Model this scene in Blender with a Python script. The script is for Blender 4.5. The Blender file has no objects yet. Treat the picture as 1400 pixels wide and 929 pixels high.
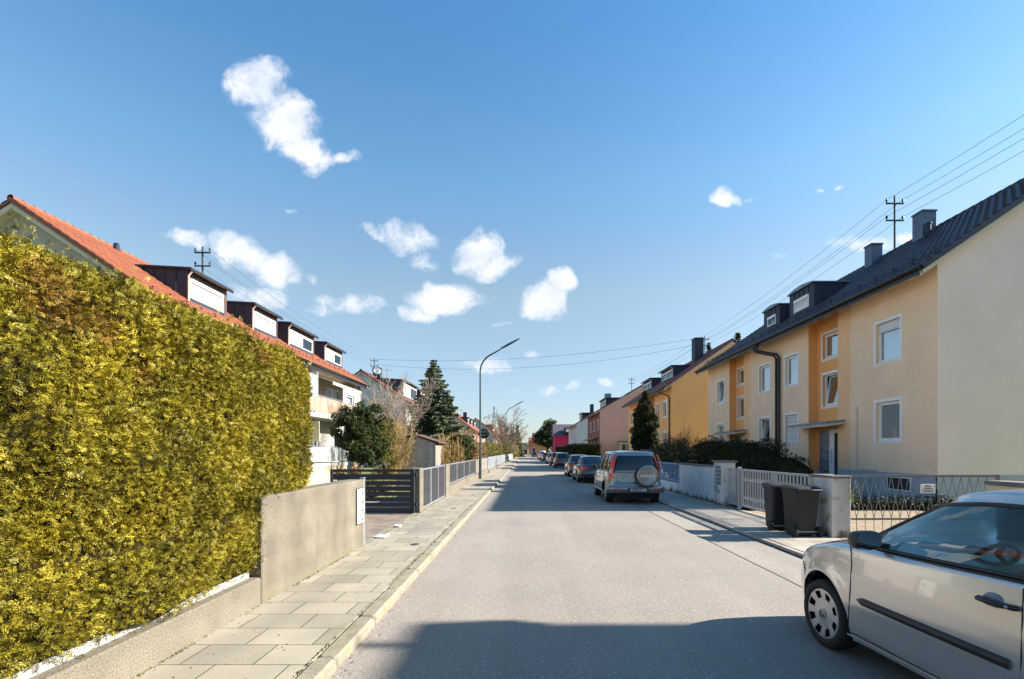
import bpy, math, random
import numpy as np
from mathutils import Vector, Matrix
R = math.radians
rng = np.random.default_rng(7)
random.seed(7)
scene = bpy.context.scene
col = scene.collection

# ---------------------------------------------------------------- camera
cam_d = bpy.data.cameras.new('camera')
cam = bpy.data.objects.new('camera', cam_d); col.objects.link(cam)
cam.location = (0, 0, 1.7); cam.rotation_euler = (R(90), 0, 0)
cam_d.sensor_width = 36; cam_d.lens = 18
cam_d.shift_x = -20/1400; cam_d.shift_y = 152.5/1400
cam_d.clip_end = 6000; cam_d.clip_start = .05
scene.camera = cam

# ---------------------------------------------------------------- light
SUN_EL = 31.3; SUN_AZ = .6        # azimuth from +X towards +Y
S = Vector((math.cos(R(SUN_EL))*math.cos(R(SUN_AZ)), math.cos(R(SUN_EL))*math.sin(R(SUN_AZ)), math.sin(R(SUN_EL))))
sd = bpy.data.lights.new('sun', 'SUN'); sd.energy = 4.6; sd.angle = R(.5); sd.color = (1, .93, .82)
so = bpy.data.objects.new('sun', sd); col.objects.link(so)
so.rotation_euler = (-S).to_track_quat('-Z', 'Y').to_euler()
so.location = (60, 0, 50)
scene.view_settings.view_transform = 'Standard'
scene.view_settings.look = 'None'
scene.view_settings.exposure = 1.56
scene.view_settings.gamma = 1
scene.view_settings.use_curve_mapping = False
try:
    scene.cycles.max_bounces = 6; scene.cycles.transparent_max_bounces = 12
    scene.cycles.use_denoising = True; scene.cycles.denoising_input_passes = 'RGB_ALBEDO_NORMAL'; scene.cycles.denoising_prefilter = 'NONE'
except Exception: pass

# ---------------------------------------------------------------- world: sky with a few small clouds
world = bpy.data.worlds.new('World'); scene.world = world; world.use_nodes = True
NT = world.node_tree; NT.nodes.clear()
def wn(t, **k):
    n = NT.nodes.new(t)
    for a, b in k.items(): setattr(n, a, b)
    return n
def wl(a, b): NT.links.new(a, b)
def wmath(op, a, b=None, c=None):
    n = wn('ShaderNodeMath', operation=op)
    for i, v in enumerate((a, b, c)):
        if v is None: continue
        if isinstance(v, (int, float)): n.inputs[i].default_value = v
        else: wl(v, n.inputs[i])
    return n.outputs[0]
sky = wn('ShaderNodeTexSky', sky_type='NISHITA')
sky.sun_disc = False; sky.sun_elevation = R(SUN_EL); sky.sun_rotation = R(90-SUN_AZ)
sky.altitude = 500; sky.air_density = 1.0; sky.dust_density = .8; sky.ozone_density = 2.2
geo = wn('ShaderNodeTexCoord')
sep = wn('ShaderNodeSeparateXYZ'); wl(geo.outputs['Generated'], sep.inputs[0])
yy = wmath('MAXIMUM', sep.outputs[1], .02)
U = wmath('DIVIDE', sep.outputs[0], yy); V = wmath('DIVIDE', sep.outputs[2], yy)
uv = wn('ShaderNodeCombineXYZ'); wl(U, uv.inputs[0]); wl(V, uv.inputs[1])
# gentle warp
nz = wn('ShaderNodeTexNoise'); nz.inputs['Scale'].default_value = 11; nz.inputs['Detail'].default_value = 7
wl(uv.outputs[0], nz.inputs['Vector'])
sub = wn('ShaderNodeVectorMath', operation='SUBTRACT'); wl(nz.outputs['Color'], sub.inputs[0]); sub.inputs[1].default_value = (.5, .5, .5)
scl = wn('ShaderNodeVectorMath', operation='SCALE'); wl(sub.outputs[0], scl.inputs[0]); scl.inputs['Scale'].default_value = .075
wuv = wn('ShaderNodeVectorMath', operation='ADD'); wl(uv.outputs[0], wuv.inputs[0]); wl(scl.outputs[0], wuv.inputs[1])
CL = [(350,110,44,36,0,1.1),(388,165,50,42,40,1.15),(424,208,38,30,20,1.1),(470,218,30,11,5,.55),
 (262,328,46,14,15,.8),(325,345,52,24,20,.95),(378,368,36,24,10,.95),(345,402,52,17,5,.75),(440,420,34,9,0,.45),
 (485,415,52,17,15,.7),(556,325,44,22,10,.8),(512,322,26,8,20,.6),(580,362,24,18,30,.5),(655,345,34,36,0,1.1),(676,365,34,18,0,1.0),
 (608,406,56,23,0,1.1),(572,425,30,12,0,.9),(742,412,36,25,-10,1.1),(768,386,24,20,0,1.1),(662,500,44,12,0,.65),
 (998,270,26,14,10,1.0),(1028,277,14,6,0,.5),(1185,330,58,13,-5,.7),(1245,322,40,14,0,.8),(828,519,20,8,0,.7),(750,536,18,10,0,.6),(777,528,12,6,0,.5),
 (685,440,18,5,-5,.6),(725,486,18,6,0,.5),(1063,352,20,7,-5,.5),(1143,262,9,5,0,.55),(428,375,14,8,20,.5),(395,288,14,5,0,.4),(1113,264,7,4,0,.5),
 (1285,312,20,8,0,.7),(700,536,12,6,0,.4)]
F = None
for (x, y, rx, ry, ang, st) in CL:
    mp = wn('ShaderNodeMapping', vector_type='TEXTURE')
    mp.inputs['Location'].default_value = ((x-720)/700, (617-y)/700, 0)
    mp.inputs['Rotation'].default_value = (0, 0, R(-ang))
    mp.inputs['Scale'].default_value = (rx/700*1.15, ry/700*1.15, 1)
    wl(wuv.outputs[0], mp.inputs['Vector'])
    ln = wn('ShaderNodeVectorMath', operation='LENGTH'); wl(mp.outputs[0], ln.inputs[0])
    q = wmath('POWER', ln.outputs['Value'], 2.0)
    q = wmath('SUBTRACT', 1.0, q); q = wmath('MAXIMUM', q, 0.0); q = wmath('MULTIPLY', q, st)
    F = q if F is None else wmath('MAXIMUM', F, q)
n2 = wn('ShaderNodeTexNoise'); n2.inputs['Scale'].default_value = 17; n2.inputs['Detail'].default_value = 12; n2.inputs['Roughness'].default_value = .68
wl(wuv.outputs[0], n2.inputs['Vector'])
dn = wmath('MULTIPLY_ADD', wmath('SUBTRACT', n2.outputs['Fac'], .5), 2.3, F)
# only where a cloud body exists
gate = wn('ShaderNodeMapRange', interpolation_type='SMOOTHSTEP'); gate.inputs['From Min'].default_value = 0.0; gate.inputs['From Max'].default_value = .4
wl(F, gate.inputs['Value'])
mr = wn('ShaderNodeMapRange', interpolation_type='SMOOTHSTEP'); mr.inputs['From Min'].default_value = .08; mr.inputs['From Max'].default_value = 1.05
wl(dn, mr.inputs['Value'])
dens = wmath('MULTIPLY', mr.outputs[0], gate.outputs[0])
front = wn('ShaderNodeMapRange'); front.inputs['From Min'].default_value = .05; front.inputs['From Max'].default_value = .15
wl(sep.outputs[1], front.inputs['Value'])
dens = wmath('MULTIPLY', dens, front.outputs[0])
dens = wmath('MULTIPLY', dens, .97)
# shading of the cloud body: a second lookup shifted towards the sun
sh = wn('ShaderNodeVectorMath', operation='ADD'); wl(wuv.outputs[0], sh.inputs[0]); sh.inputs[1].default_value = (.02, .03, 0)
n3 = wn('ShaderNodeTexNoise'); n3.inputs['Scale'].default_value = 11; n3.inputs['Detail'].default_value = 4
wl(sh.outputs[0], n3.inputs['Vector'])
cr = wn('ShaderNodeMix', data_type='RGBA')
cr.inputs['A'].default_value = (3.4, 3.7, 4.2, 1); cr.inputs['B'].default_value = (4.5, 4.5, 4.6, 1)
mr3 = wn('ShaderNodeMapRange'); mr3.inputs['From Min'].default_value = .33; mr3.inputs['From Max'].default_value = .6
wl(n3.outputs['Fac'], mr3.inputs['Value']); wl(mr3.outputs[0], cr.inputs['Factor'])
tintn = wn('ShaderNodeMix', data_type='RGBA', blend_type='MULTIPLY'); tintn.inputs['Factor'].default_value = 1
tr = wn('ShaderNodeValToRGB'); wl(sep.outputs[2], tr.inputs[0])
for k, (p_, c_) in enumerate(((0,(.60,.60,.64)),(.08,(.66,.64,.66)),(.29,(.96,.90,.74)),(.46,(.78,1.0,.98)),(.64,(.52,.92,1.05)),(1,(.5,.95,1.1)))):
    e = tr.color_ramp.elements[k] if k < 2 else tr.color_ramp.elements.new(p_)
    if k == 1: e.position = .08
    e.color = (*c_, 1)
wl(tr.outputs[0], tintn.inputs['B'])
wl(sky.outputs[0], tintn.inputs['A'])
mx = wn('ShaderNodeMix', data_type='RGBA')
wl(dens, mx.inputs['Factor']); wl(tintn.outputs['Result'], mx.inputs['A']); wl(cr.outputs['Result'], mx.inputs['B'])
bg = wn('ShaderNodeBackground'); bg.inputs['Strength'].default_value = .086
wl(mx.outputs['Result'], bg.inputs['Color'])
wo = wn('ShaderNodeOutputWorld'); wl(bg.outputs[0], wo.inputs[0])

# ---------------------------------------------------------------- helpers
def setp(o, label=None, cat=None, group=None, kind=None):
    if label: o['label'] = label
    if cat: o['category'] = cat
    if group: o['group'] = group
    if kind: o['kind'] = kind
    return o
def thing(name, label, cat, loc=(0,0,0), rz=0, group=None):
    o = bpy.data.objects.new(name, None); col.objects.link(o)
    o.location = loc; o.rotation_euler = (0, 0, rz); o.empty_display_size = .2
    return setp(o, label, cat, group)
def copy_tree(o, parent=None):
    c = o.copy(); col.objects.link(c); c.parent = parent
    for ch in KIDS.get(o.name, []): copy_tree(ch, c)
    return c
KIDS = {}
def origin_of(p):
    while p.parent is not None: p = p.parent
    return p.location.copy()
def link_mesh(me, name, mats, parent=None, smooth=False, local=False):
    for m in (mats if isinstance(mats, (list, tuple)) else [mats]): me.materials.append(m)
    if smooth:
        me.polygons.foreach_set('use_smooth', np.ones(len(me.polygons), dtype=bool))
    me.name = name
    o = bpy.data.objects.new(name, me); col.objects.link(o)
    if parent is not None:
        if not local:
            L = origin_of(parent)
            if L.length > 0:
                n = len(me.vertices); a = np.empty(n*3, dtype=np.float32); me.vertices.foreach_get('co', a)
                a = a.reshape(-1, 3) - np.array(L, dtype=np.float32); me.vertices.foreach_set('co', a.ravel())
        o.parent = parent
        KIDS.setdefault(parent.name, []).append(o)
    return o
def np_mesh(V, Q, n=4):
    """uniform n-gons from numpy arrays"""
    me = bpy.data.meshes.new('m')
    V = np.asarray(V, dtype=np.float32).reshape(-1, 3); Q = np.asarray(Q, dtype=np.int32).reshape(-1, n)
    me.vertices.add(len(V)); me.vertices.foreach_set('co', V.ravel())
    me.loops.add(Q.size); me.loops.foreach_set('vertex_index', Q.ravel())
    me.polygons.add(len(Q)); me.polygons.foreach_set('loop_start', np.arange(0, Q.size, n, dtype=np.int32))
    me.update(calc_edges=True); me.validate()
    return me
class MB:
    def __init__(s): s.v = []; s.f = []; s.m = []; s.sm = []
    def add(s, vs, fs, mi=0, smooth=False):
        b = len(s.v); s.v += [tuple(p) for p in vs]
        for f in fs: s.f.append([b+i for i in f]); s.m.append(mi); s.sm.append(smooth)
        return s
    def box(s, a, b, mi=0, M=None):
        x0, y0, z0 = [min(a[i], b[i]) for i in range(3)]; x1, y1, z1 = [max(a[i], b[i]) for i in range(3)]
        vs = [Vector(p) for p in ((x0,y0,z0),(x1,y0,z0),(x1,y1,z0),(x0,y1,z0),(x0,y0,z1),(x1,y0,z1),(x1,y1,z1),(x0,y1,z1))]
        if M is not None: vs = [M @ p for p in vs]
        return s.add(vs, [(0,3,2,1),(4,5,6,7),(0,1,5,4),(1,2,6,5),(2,3,7,6),(3,0,4,7)], mi)
    def bbox(s, a, b, r=.02, mi=0, M=None):
        """box with chamfered vertical and top edges"""
        x0, y0, z0 = [min(a[i], b[i]) for i in range(3)]; x1, y1, z1 = [max(a[i], b[i]) for i in range(3)]
        def ring(i, z): return [(x0+i+r,y0+i,z),(x1-i-r,y0+i,z),(x1-i,y0+i+r,z),(x1-i,y1-i-r,z),(x1-i-r,y1-i,z),(x0+i+r,y1-i,z),(x0+i,y1-i-r,z),(x0+i,y0+i+r,z)]
        vs = ring(0, z0)+ring(0, z1-r)+ring(r, z1)
        vs = [Vector(p) for p in vs]
        if M is not None: vs = [M @ p for p in vs]
        fs = [tuple(range(7, -1, -1)), tuple(range(16, 24))]
        for k in (0, 8):
            for i in range(8): j = (i+1) % 8; fs.append((k+i, k+j, k+8+j, k+8+i))
        return s.add(vs, fs, mi)
    def quad(s, a, b, c, d, mi=0): return s.add([a,b,c,d], [(0,1,2,3)], mi)
    def prism(s, poly, axis, a, b, mi=0):
        """poly of 2D points extruded along axis (0,1,2) from a to b; 2D = the other two axes in order"""
        def P(p, t):
            q = [0,0,0]; o = [i for i in range(3) if i != axis]; q[o[0]] = p[0]; q[o[1]] = p[1]; q[axis] = t; return q
        n = len(poly); vs = [P(p, a) for p in poly]+[P(p, b) for p in poly]
        fs = [tuple(range(n-1, -1, -1)), tuple(range(n, 2*n))]+[(i, (i+1) % n, n+(i+1) % n, n+i) for i in range(n)]
        return s.add(vs, fs, mi)
    def tube(s, pts, r, n=8, mi=0, cap=True, closed=False):
        pts = [Vector(p) for p in pts]; m = len(pts)
        rs = r if isinstance(r, (list, tuple)) else [r]*m
        vs = []; prev = None
        for i, p in enumerate(pts):
            if closed: t = (pts[(i+1) % m]-pts[i-1])
            else: t = pts[min(i+1, m-1)]-pts[max(i-1, 0)]
            t.normalize()
            if prev is None:
                a = Vector((0,0,1)) if abs(t.z) < .9 else Vector((1,0,0)); u = t.cross(a).normalized()
            else: u = (prev - t*prev.dot(t)).normalized()
            prev = u; w = t.cross(u)
            for k in range(n):
                c = 2*math.pi*k/n; vs.append(p+(u*math.cos(c)+w*math.sin(c))*rs[i])
        fs = []
        for i in range(m if closed else m-1):
            j = (i+1) % m
            for k in range(n): l = (k+1) % n; fs.append((i*n+k, i*n+l, j*n+l, j*n+k))
        s.add(vs, fs, mi, True)
        if cap and not closed:
            s.add(vs[:n], [tuple(range(n-1, -1, -1))], mi); s.add(vs[-n:], [tuple(range(n))], mi)
        return s
    def lathe(s, prof, M, n=32, mi=0, smooth=True):
        """profile (r, h) turned round local z of M"""
        vs = []
        for (r, h) in prof:
            for k in range(n): c = 2*math.pi*k/n; vs.append(M @ Vector((r*math.cos(c), r*math.sin(c), h)))
        fs = []
        for i in range(len(prof)-1):
            for k in range(n): l = (k+1) % n; fs.append((i*n+k, i*n+l, (i+1)*n+l, (i+1)*n+k))
        return s.add(vs, fs, mi, smooth)
    def ball(s, c, r, mi=0, n=10, sc=(1,1,1)):
        M = Matrix.Translation(c) @ Matrix.Diagonal((sc[0], sc[1], sc[2], 1))
        prof = [(max(1e-4, r*math.sin(math.pi*i/n)), -r*math.cos(math.pi*i/n)) for i in range(n+1)]
        return s.lathe(prof, M, n+4, mi)
    def build(s, name, mats, parent=None, smooth=None, local=False):
        me = bpy.data.meshes.new(name); me.from_pydata([tuple(p) for p in s.v], [], s.f)
        me.polygons.foreach_set('material_index', np.array(s.m, dtype=np.int32))
        if smooth is None: me.polygons.foreach_set('use_smooth', np.array(s.sm, dtype=bool))
        me.update()
        return link_mesh(me, name, mats, parent, bool(smooth), local)

# ---------------------------------------------------------------- materials
MATS = {}
def mat(name, c, rough=.8, metal=0, var=.12, vscale=3.0, bump=0, bscale=60, c2=None, c2s=.6, spec=.5, coat=0, streak=0, fine=0, fscale=150, extra=None, vdetail=6, lo=.42, hi=.62):
    if name in MATS: return MATS[name]
    m = bpy.data.materials.new(name); m.use_nodes = True; nt = m.node_tree; b = nt.nodes['Principled BSDF']
    b.inputs['Roughness'].default_value = rough; b.inputs['Metallic'].default_value = metal
    b.inputs['Specular IOR Level'].default_value = spec
    b.inputs['Coat Weight'].default_value = coat; b.inputs['Coat Roughness'].default_value = .03
    def N(t, **k):
        n = nt.nodes.new(t)
        for a, v in k.items(): setattr(n, a, v)
        return n
    L = nt.links.new
    tc = N('ShaderNodeTexCoord').outputs['Object']
    geo = N('ShaderNodeNewGeometry')
    pos = geo.outputs['Position']
    base = N('ShaderNodeRGB'); base.outputs[0].default_value = (*c, 1); cur = base.outputs[0]
    if c2 is not None:
        n = N('ShaderNodeTexNoise'); n.inputs['Scale'].default_value = c2s; n.inputs['Detail'].default_value = 6; L(pos, n.inputs['Vector'])
        mr = N('ShaderNodeMapRange'); mr.inputs['From Min'].default_value = lo; mr.inputs['From Max'].default_value = hi; L(n.outputs['Fac'], mr.inputs['Value'])
        x = N('ShaderNodeMix', data_type='RGBA'); x.inputs['B'].default_value = (*c2, 1); L(cur, x.inputs['A']); L(mr.outputs[0], x.inputs['Factor']); cur = x.outputs['Result']
    if streak:
        mp = N('ShaderNodeMapping'); mp.inputs['Scale'].default_value = (2.3, 2.3, .28); L(pos, mp.inputs['Vector'])
        n = N('ShaderNodeTexNoise'); n.inputs['Scale'].default_value = 1; n.inputs['Detail'].default_value = 6; L(mp.outputs[0], n.inputs['Vector'])
        mr = N('ShaderNodeMapRange'); mr.inputs['From Min'].default_value = .45; mr.inputs['From Max'].default_value = .75; mr.inputs['To Min'].default_value = 1; mr.inputs['To Max'].default_value = 1-streak; L(n.outputs['Fac'], mr.inputs['Value'])
        x = N('ShaderNodeVectorMath', operation='SCALE'); L(cur, x.inputs[0]); L(mr.outputs[0], x.inputs['Scale']); cur = x.outputs[0]
    if var:
        n = N('ShaderNodeTexNoise'); n.inputs['Scale'].default_value = vscale; n.inputs['Detail'].default_value = vdetail; L(pos, n.inputs['Vector'])
        mr = N('ShaderNodeMapRange'); mr.inputs['From Min'].default_value = .3; mr.inputs['From Max'].default_value = .7; mr.inputs['To Min'].default_value = 1-var; mr.inputs['To Max'].default_value = 1+var; L(n.outputs['Fac'], mr.inputs['Value'])
        x = N('ShaderNodeVectorMath', operation='SCALE'); L(cur, x.inputs[0]); L(mr.outputs[0], x.inputs['Scale']); cur = x.outputs[0]
    if fine:
        n = N('ShaderNodeTexNoise'); n.inputs['Scale'].default_value = fscale; n.inputs['Detail'].default_value = 2; L(pos, n.inputs['Vector'])
        mr = N('ShaderNodeMapRange'); mr.inputs['From Min'].default_value = .3; mr.inputs['From Max'].default_value = .7; mr.inputs['To Min'].default_value = 1-fine; mr.inputs['To Max'].default_value = 1+fine; L(n.outputs['Fac'], mr.inputs['Value'])
        x = N('ShaderNodeVectorMath', operation='SCALE'); L(cur, x.inputs[0]); L(mr.outputs[0], x.inputs['Scale']); cur = x.outputs[0]
    if extra: cur = extra(nt, N, L, pos, tc, cur, b, geo)
    L(cur, b.inputs['Base Color'])
    if bump:
        n = N('ShaderNodeTexNoise'); n.inputs['Scale'].default_value = bscale; n.inputs['Detail'].default_value = 4; L(pos, n.inputs['Vector'])
        bn = N('ShaderNodeBump'); bn.inputs['Strength'].default_value = bump; bn.inputs['Distance'].default_value = .01; L(n.outputs['Fac'], bn.inputs['Height']); L(bn.outputs[0], b.inputs['Normal'])
    MATS[name] = m; return m
def leafmat(name, cs, trans=.3, nscale=1.2, brown=None, bthr=.62, rough=.6, drift=1.6, spots=None):
    """foliage: colour picked per leaf at random, with drifts of tone through the plant"""
    m = bpy.data.materials.new(name); m.use_nodes = True; nt = m.node_tree; b = nt.nodes['Principled BSDF']; L = nt.links.new
    g = nt.nodes.new('ShaderNodeNewGeometry'); r = nt.nodes.new('ShaderNodeValToRGB')
    r.color_ramp.elements[0].color = (*cs[0], 1); r.color_ramp.elements[1].color = (*cs[-1], 1)
    for i, c in enumerate(cs[1:-1]):
        e = r.color_ramp.elements.new((i+1)/(len(cs)-1)); e.color = (*c, 1)
    n = nt.nodes.new('ShaderNodeTexNoise'); n.inputs['Scale'].default_value = nscale; n.inputs['Detail'].default_value = 5; L(g.outputs['Position'], n.inputs['Vector'])
    a = nt.nodes.new('ShaderNodeMath'); a.operation = 'MULTIPLY_ADD'; L(g.outputs['Random Per Island'], a.inputs[0]); a.inputs[1].default_value = .55
    s2 = nt.nodes.new('ShaderNodeMath'); s2.operation = 'MULTIPLY_ADD'; L(n.outputs['Fac'], s2.inputs[0]); s2.inputs[1].default_value = drift; s2.inputs[2].default_value = .22-drift*.5
    L(s2.outputs[0], a.inputs[2]); L(a.outputs[0], r.inputs[0]); cur = r.outputs[0]
    if brown:
        n2 = nt.nodes.new('ShaderNodeTexNoise'); n2.inputs['Scale'].default_value = 1.7; n2.inputs['Detail'].default_value = 4; L(g.outputs['Position'], n2.inputs['Vector'])
        mr = nt.nodes.new('ShaderNodeMapRange'); mr.inputs['From Min'].default_value = bthr; mr.inputs['From Max'].default_value = bthr+.08; L(n2.outputs['Fac'], mr.inputs['Value'])
        if spots:
            acc = None
            for (sx, sy, sz, sr) in spots:
                d = nt.nodes.new('ShaderNodeVectorMath'); d.operation = 'DISTANCE'; L(g.outputs['Position'], d.inputs[0]); d.inputs[1].default_value = (sx, sy, sz)
                a1 = nt.nodes.new('ShaderNodeMath'); a1.operation = 'DIVIDE'; L(d.outputs['Value'], a1.inputs[0]); a1.inputs[1].default_value = sr
                if acc is None: acc = a1
                else:
                    a2 = nt.nodes.new('ShaderNodeMath'); a2.operation = 'MINIMUM'; L(acc.outputs[0], a2.inputs[0]); L(a1.outputs[0], a2.inputs[1]); acc = a2
            a3 = nt.nodes.new('ShaderNodeMath'); a3.operation = 'MULTIPLY_ADD'; L(n2.outputs['Fac'], a3.inputs[0]); a3.inputs[1].default_value = 1.6; L(acc.outputs[0], a3.inputs[2])
            mr = nt.nodes.new('ShaderNodeMapRange'); mr.inputs['From Min'].default_value = 1.75; mr.inputs['From Max'].default_value = 1.3; L(a3.outputs[0], mr.inputs['Value'])
        gt = nt.nodes.new('ShaderNodeMath'); gt.operation = 'GREATER_THAN'; L(g.outputs['Random Per Island'], gt.inputs[0]); gt.inputs[1].default_value = .55
        mm = nt.nodes.new('ShaderNodeMath'); mm.operation = 'MULTIPLY'; L(gt.outputs[0], mm.inputs[0]); L(mr.outputs[0], mm.inputs[1]); mr = mm
        x = nt.nodes.new('ShaderNodeMix'); x.data_type = 'RGBA'; x.inputs['B'].default_value = (*brown, 1); L(cur, x.inputs['A']); L(mr.outputs[0], x.inputs['Factor']); cur = x.outputs['Result']
    L(cur, b.inputs['Base Color']); b.inputs['Roughness'].default_value = rough; b.inputs['Specular IOR Level'].default_value = .3
    t = nt.nodes.new('ShaderNodeBsdfTranslucent'); L(cur, t.inputs[0])
    mx = nt.nodes.new('ShaderNodeMixShader'); mx.inputs[0].default_value = trans; L(b.outputs[0], mx.inputs[1]); L(t.outputs[0], mx.inputs[2])
    out = [q for q in nt.nodes if q.type == 'OUTPUT_MATERIAL'][0]; L(mx.outputs[0], out.inputs[0])
    return m
def glassmat(name, tint=(.5,.6,.62), refl=.12, top=.95):
    m = bpy.data.materials.new(name); m.use_nodes = True; nt = m.node_tree; nt.nodes.clear(); L = nt.links.new
    t = nt.nodes.new('ShaderNodeBsdfTransparent'); t.inputs[0].default_value = (*tint, 1)
    g = nt.nodes.new('ShaderNodeBsdfGlossy'); g.inputs['Roughness'].default_value = .01; g.inputs['Color'].default_value = (1,1,1,1)
    f = nt.nodes.new('ShaderNodeFresnel'); f.inputs[0].default_value = 1.5
    mr = nt.nodes.new('ShaderNodeMapRange'); mr.inputs['To Min'].default_value = refl; mr.inputs['To Max'].default_value = top; L(f.outputs[0], mr.inputs['Value'])
    x = nt.nodes.new('ShaderNodeMixShader'); L(mr.outputs[0], x.inputs[0]); L(t.outputs[0], x.inputs[1]); L(g.outputs[0], x.inputs[2])
    o = nt.nodes.new('ShaderNodeOutputMaterial'); L(x.outputs[0], o.inputs[0]); return m

def speck(nt, N, L, pos, tc, cur, b, geo):
    """stone chips in asphalt / exposed concrete"""
    v = N('ShaderNodeTexVoronoi'); v.inputs['Scale'].default_value = 95; L(pos, v.inputs['Vector'])
    sp = N('ShaderNodeSeparateColor'); L(v.outputs['Color'], sp.inputs[0])
    mr = N('ShaderNodeMapRange'); mr.inputs['From Min'].default_value = 0; mr.inputs['From Max'].default_value = 1; mr.inputs['To Min'].default_value = .84; mr.inputs['To Max'].default_value = 1.16; L(sp.outputs[0], mr.inputs['Value'])
    x = N('ShaderNodeVectorMath', operation='SCALE'); L(cur, x.inputs[0]); L(mr.outputs[0], x.inputs['Scale'])
    # wheel tracks: long faint drifts of tone along the road
    mp = N('ShaderNodeMapping'); mp.inputs['Scale'].default_value = (1.1, .05, 1); L(pos, mp.inputs['Vector'])
    nt_ = N('ShaderNodeTexNoise'); nt_.inputs['Scale'].default_value = 1.3; nt_.inputs['Detail'].default_value = 3; L(mp.outputs[0], nt_.inputs['Vector'])
    q = N('ShaderNodeMapRange'); q.inputs['From Min'].default_value = .35; q.inputs['From Max'].default_value = .65; q.inputs['To Min'].default_value = .93; q.inputs['To Max'].default_value = 1.06; L(nt_.outputs['Fac'], q.inputs['Value'])
    x2 = N('ShaderNodeVectorMath', operation='SCALE'); L(x.outputs[0], x2.inputs[0]); L(q.outputs[0], x2.inputs['Scale']); x = x2
    # rare pale chips
    m2 = N('ShaderNodeMath', operation='GREATER_THAN'); L(sp.outputs[1], m2.inputs[0]); m2.inputs[1].default_value = .985
    y = N('ShaderNodeMix', data_type='RGBA'); L(m2.outputs[0], y.inputs['Factor']); L(x.outputs[0], y.inputs['A']); y.inputs['B'].default_value = (.45, .43, .4, 1)
    return y.outputs['Result']
def slabs(bw, bh, mort, dark, offs=.5, jit=.16, rot=0):
    def fn(nt, N, L, pos, tc, cur, b, geo):
        mp = N('ShaderNodeMapping'); mp.inputs['Location'].default_value = (.11, .13, 0); mp.inputs['Rotation'].default_value = (0, 0, rot); L(pos, mp.inputs['Vector'])
        br = N('ShaderNodeTexBrick'); br.inputs['Scale'].default_value = 1; br.inputs['Brick Width'].default_value = bw; br.inputs['Row Height'].default_value = bh
        br.inputs['Mortar Size'].default_value = mort; br.inputs['Mortar Smooth'].default_value = .2; br.offset = offs
        br.inputs['Color1'].default_value = (1-jit,)*3+(1,); br.inputs['Color2'].default_value = (1+jit,)*3+(1,); br.inputs['Mortar'].default_value = (*dark, 1)
        L(mp.outputs[0], br.inputs['Vector'])
        x = N('ShaderNodeMix', data_type='RGBA', blend_type='MULTIPLY'); x.inputs['Factor'].default_value = 1; L(cur, x.inputs['A']); L(br.outputs['Color'], x.inputs['B'])
        bn = N('ShaderNodeBump'); bn.inputs['Strength'].default_value = .6; bn.inputs['Distance'].default_value = .01; bn.invert = True; L(br.outputs['Fac'], bn.inputs['Height']); L(bn.outputs[0], b.inputs['Normal'])
        return x.outputs['Result']
    return fn
def planks(axis, w, dark=.35):
    def fn(nt, N, L, pos, tc, cur, b, geo):
        sp = N('ShaderNodeSeparateXYZ'); L(pos, sp.inputs[0])
        d = N('ShaderNodeMath', operation='DIVIDE'); L(sp.outputs[axis], d.inputs[0]); d.inputs[1].default_value = w
        fr = N('ShaderNodeMath', operation='FRACT'); L(d.outputs[0], fr.inputs[0])
        lt = N('ShaderNodeMath', operation='GREATER_THAN'); L(fr.outputs[0], lt.inputs[0]); lt.inputs[1].default_value = .1
        fl = N('ShaderNodeMath', operation='FLOOR'); L(d.outputs[0], fl.inputs[0])
        wn_ = N('ShaderNodeTexWhiteNoise', noise_dimensions='1D'); L(fl.outputs[0], wn_.inputs['W'])
        mr = N('ShaderNodeMapRange'); mr.inputs['To Min'].default_value = .8; mr.inputs['To Max'].default_value = 1.15; L(wn_.outputs['Value'], mr.inputs['Value'])
        m2 = N('ShaderNodeMapRange'); m2.inputs['To Min'].default_value = dark; m2.inputs['To Max'].default_value = 1; L(lt.outputs[0], m2.inputs['Value'])
        mm = N('ShaderNodeMath', operation='MULTIPLY'); L(mr.outputs[0], mm.inputs[0]); L(m2.outputs[0], mm.inputs[1])
        x = N('ShaderNodeVectorMath', operation='SCALE'); L(cur, x.inputs[0]); L(mm.outputs[0], x.inputs['Scale'])
        return x.outputs[0]
    return fn
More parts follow.
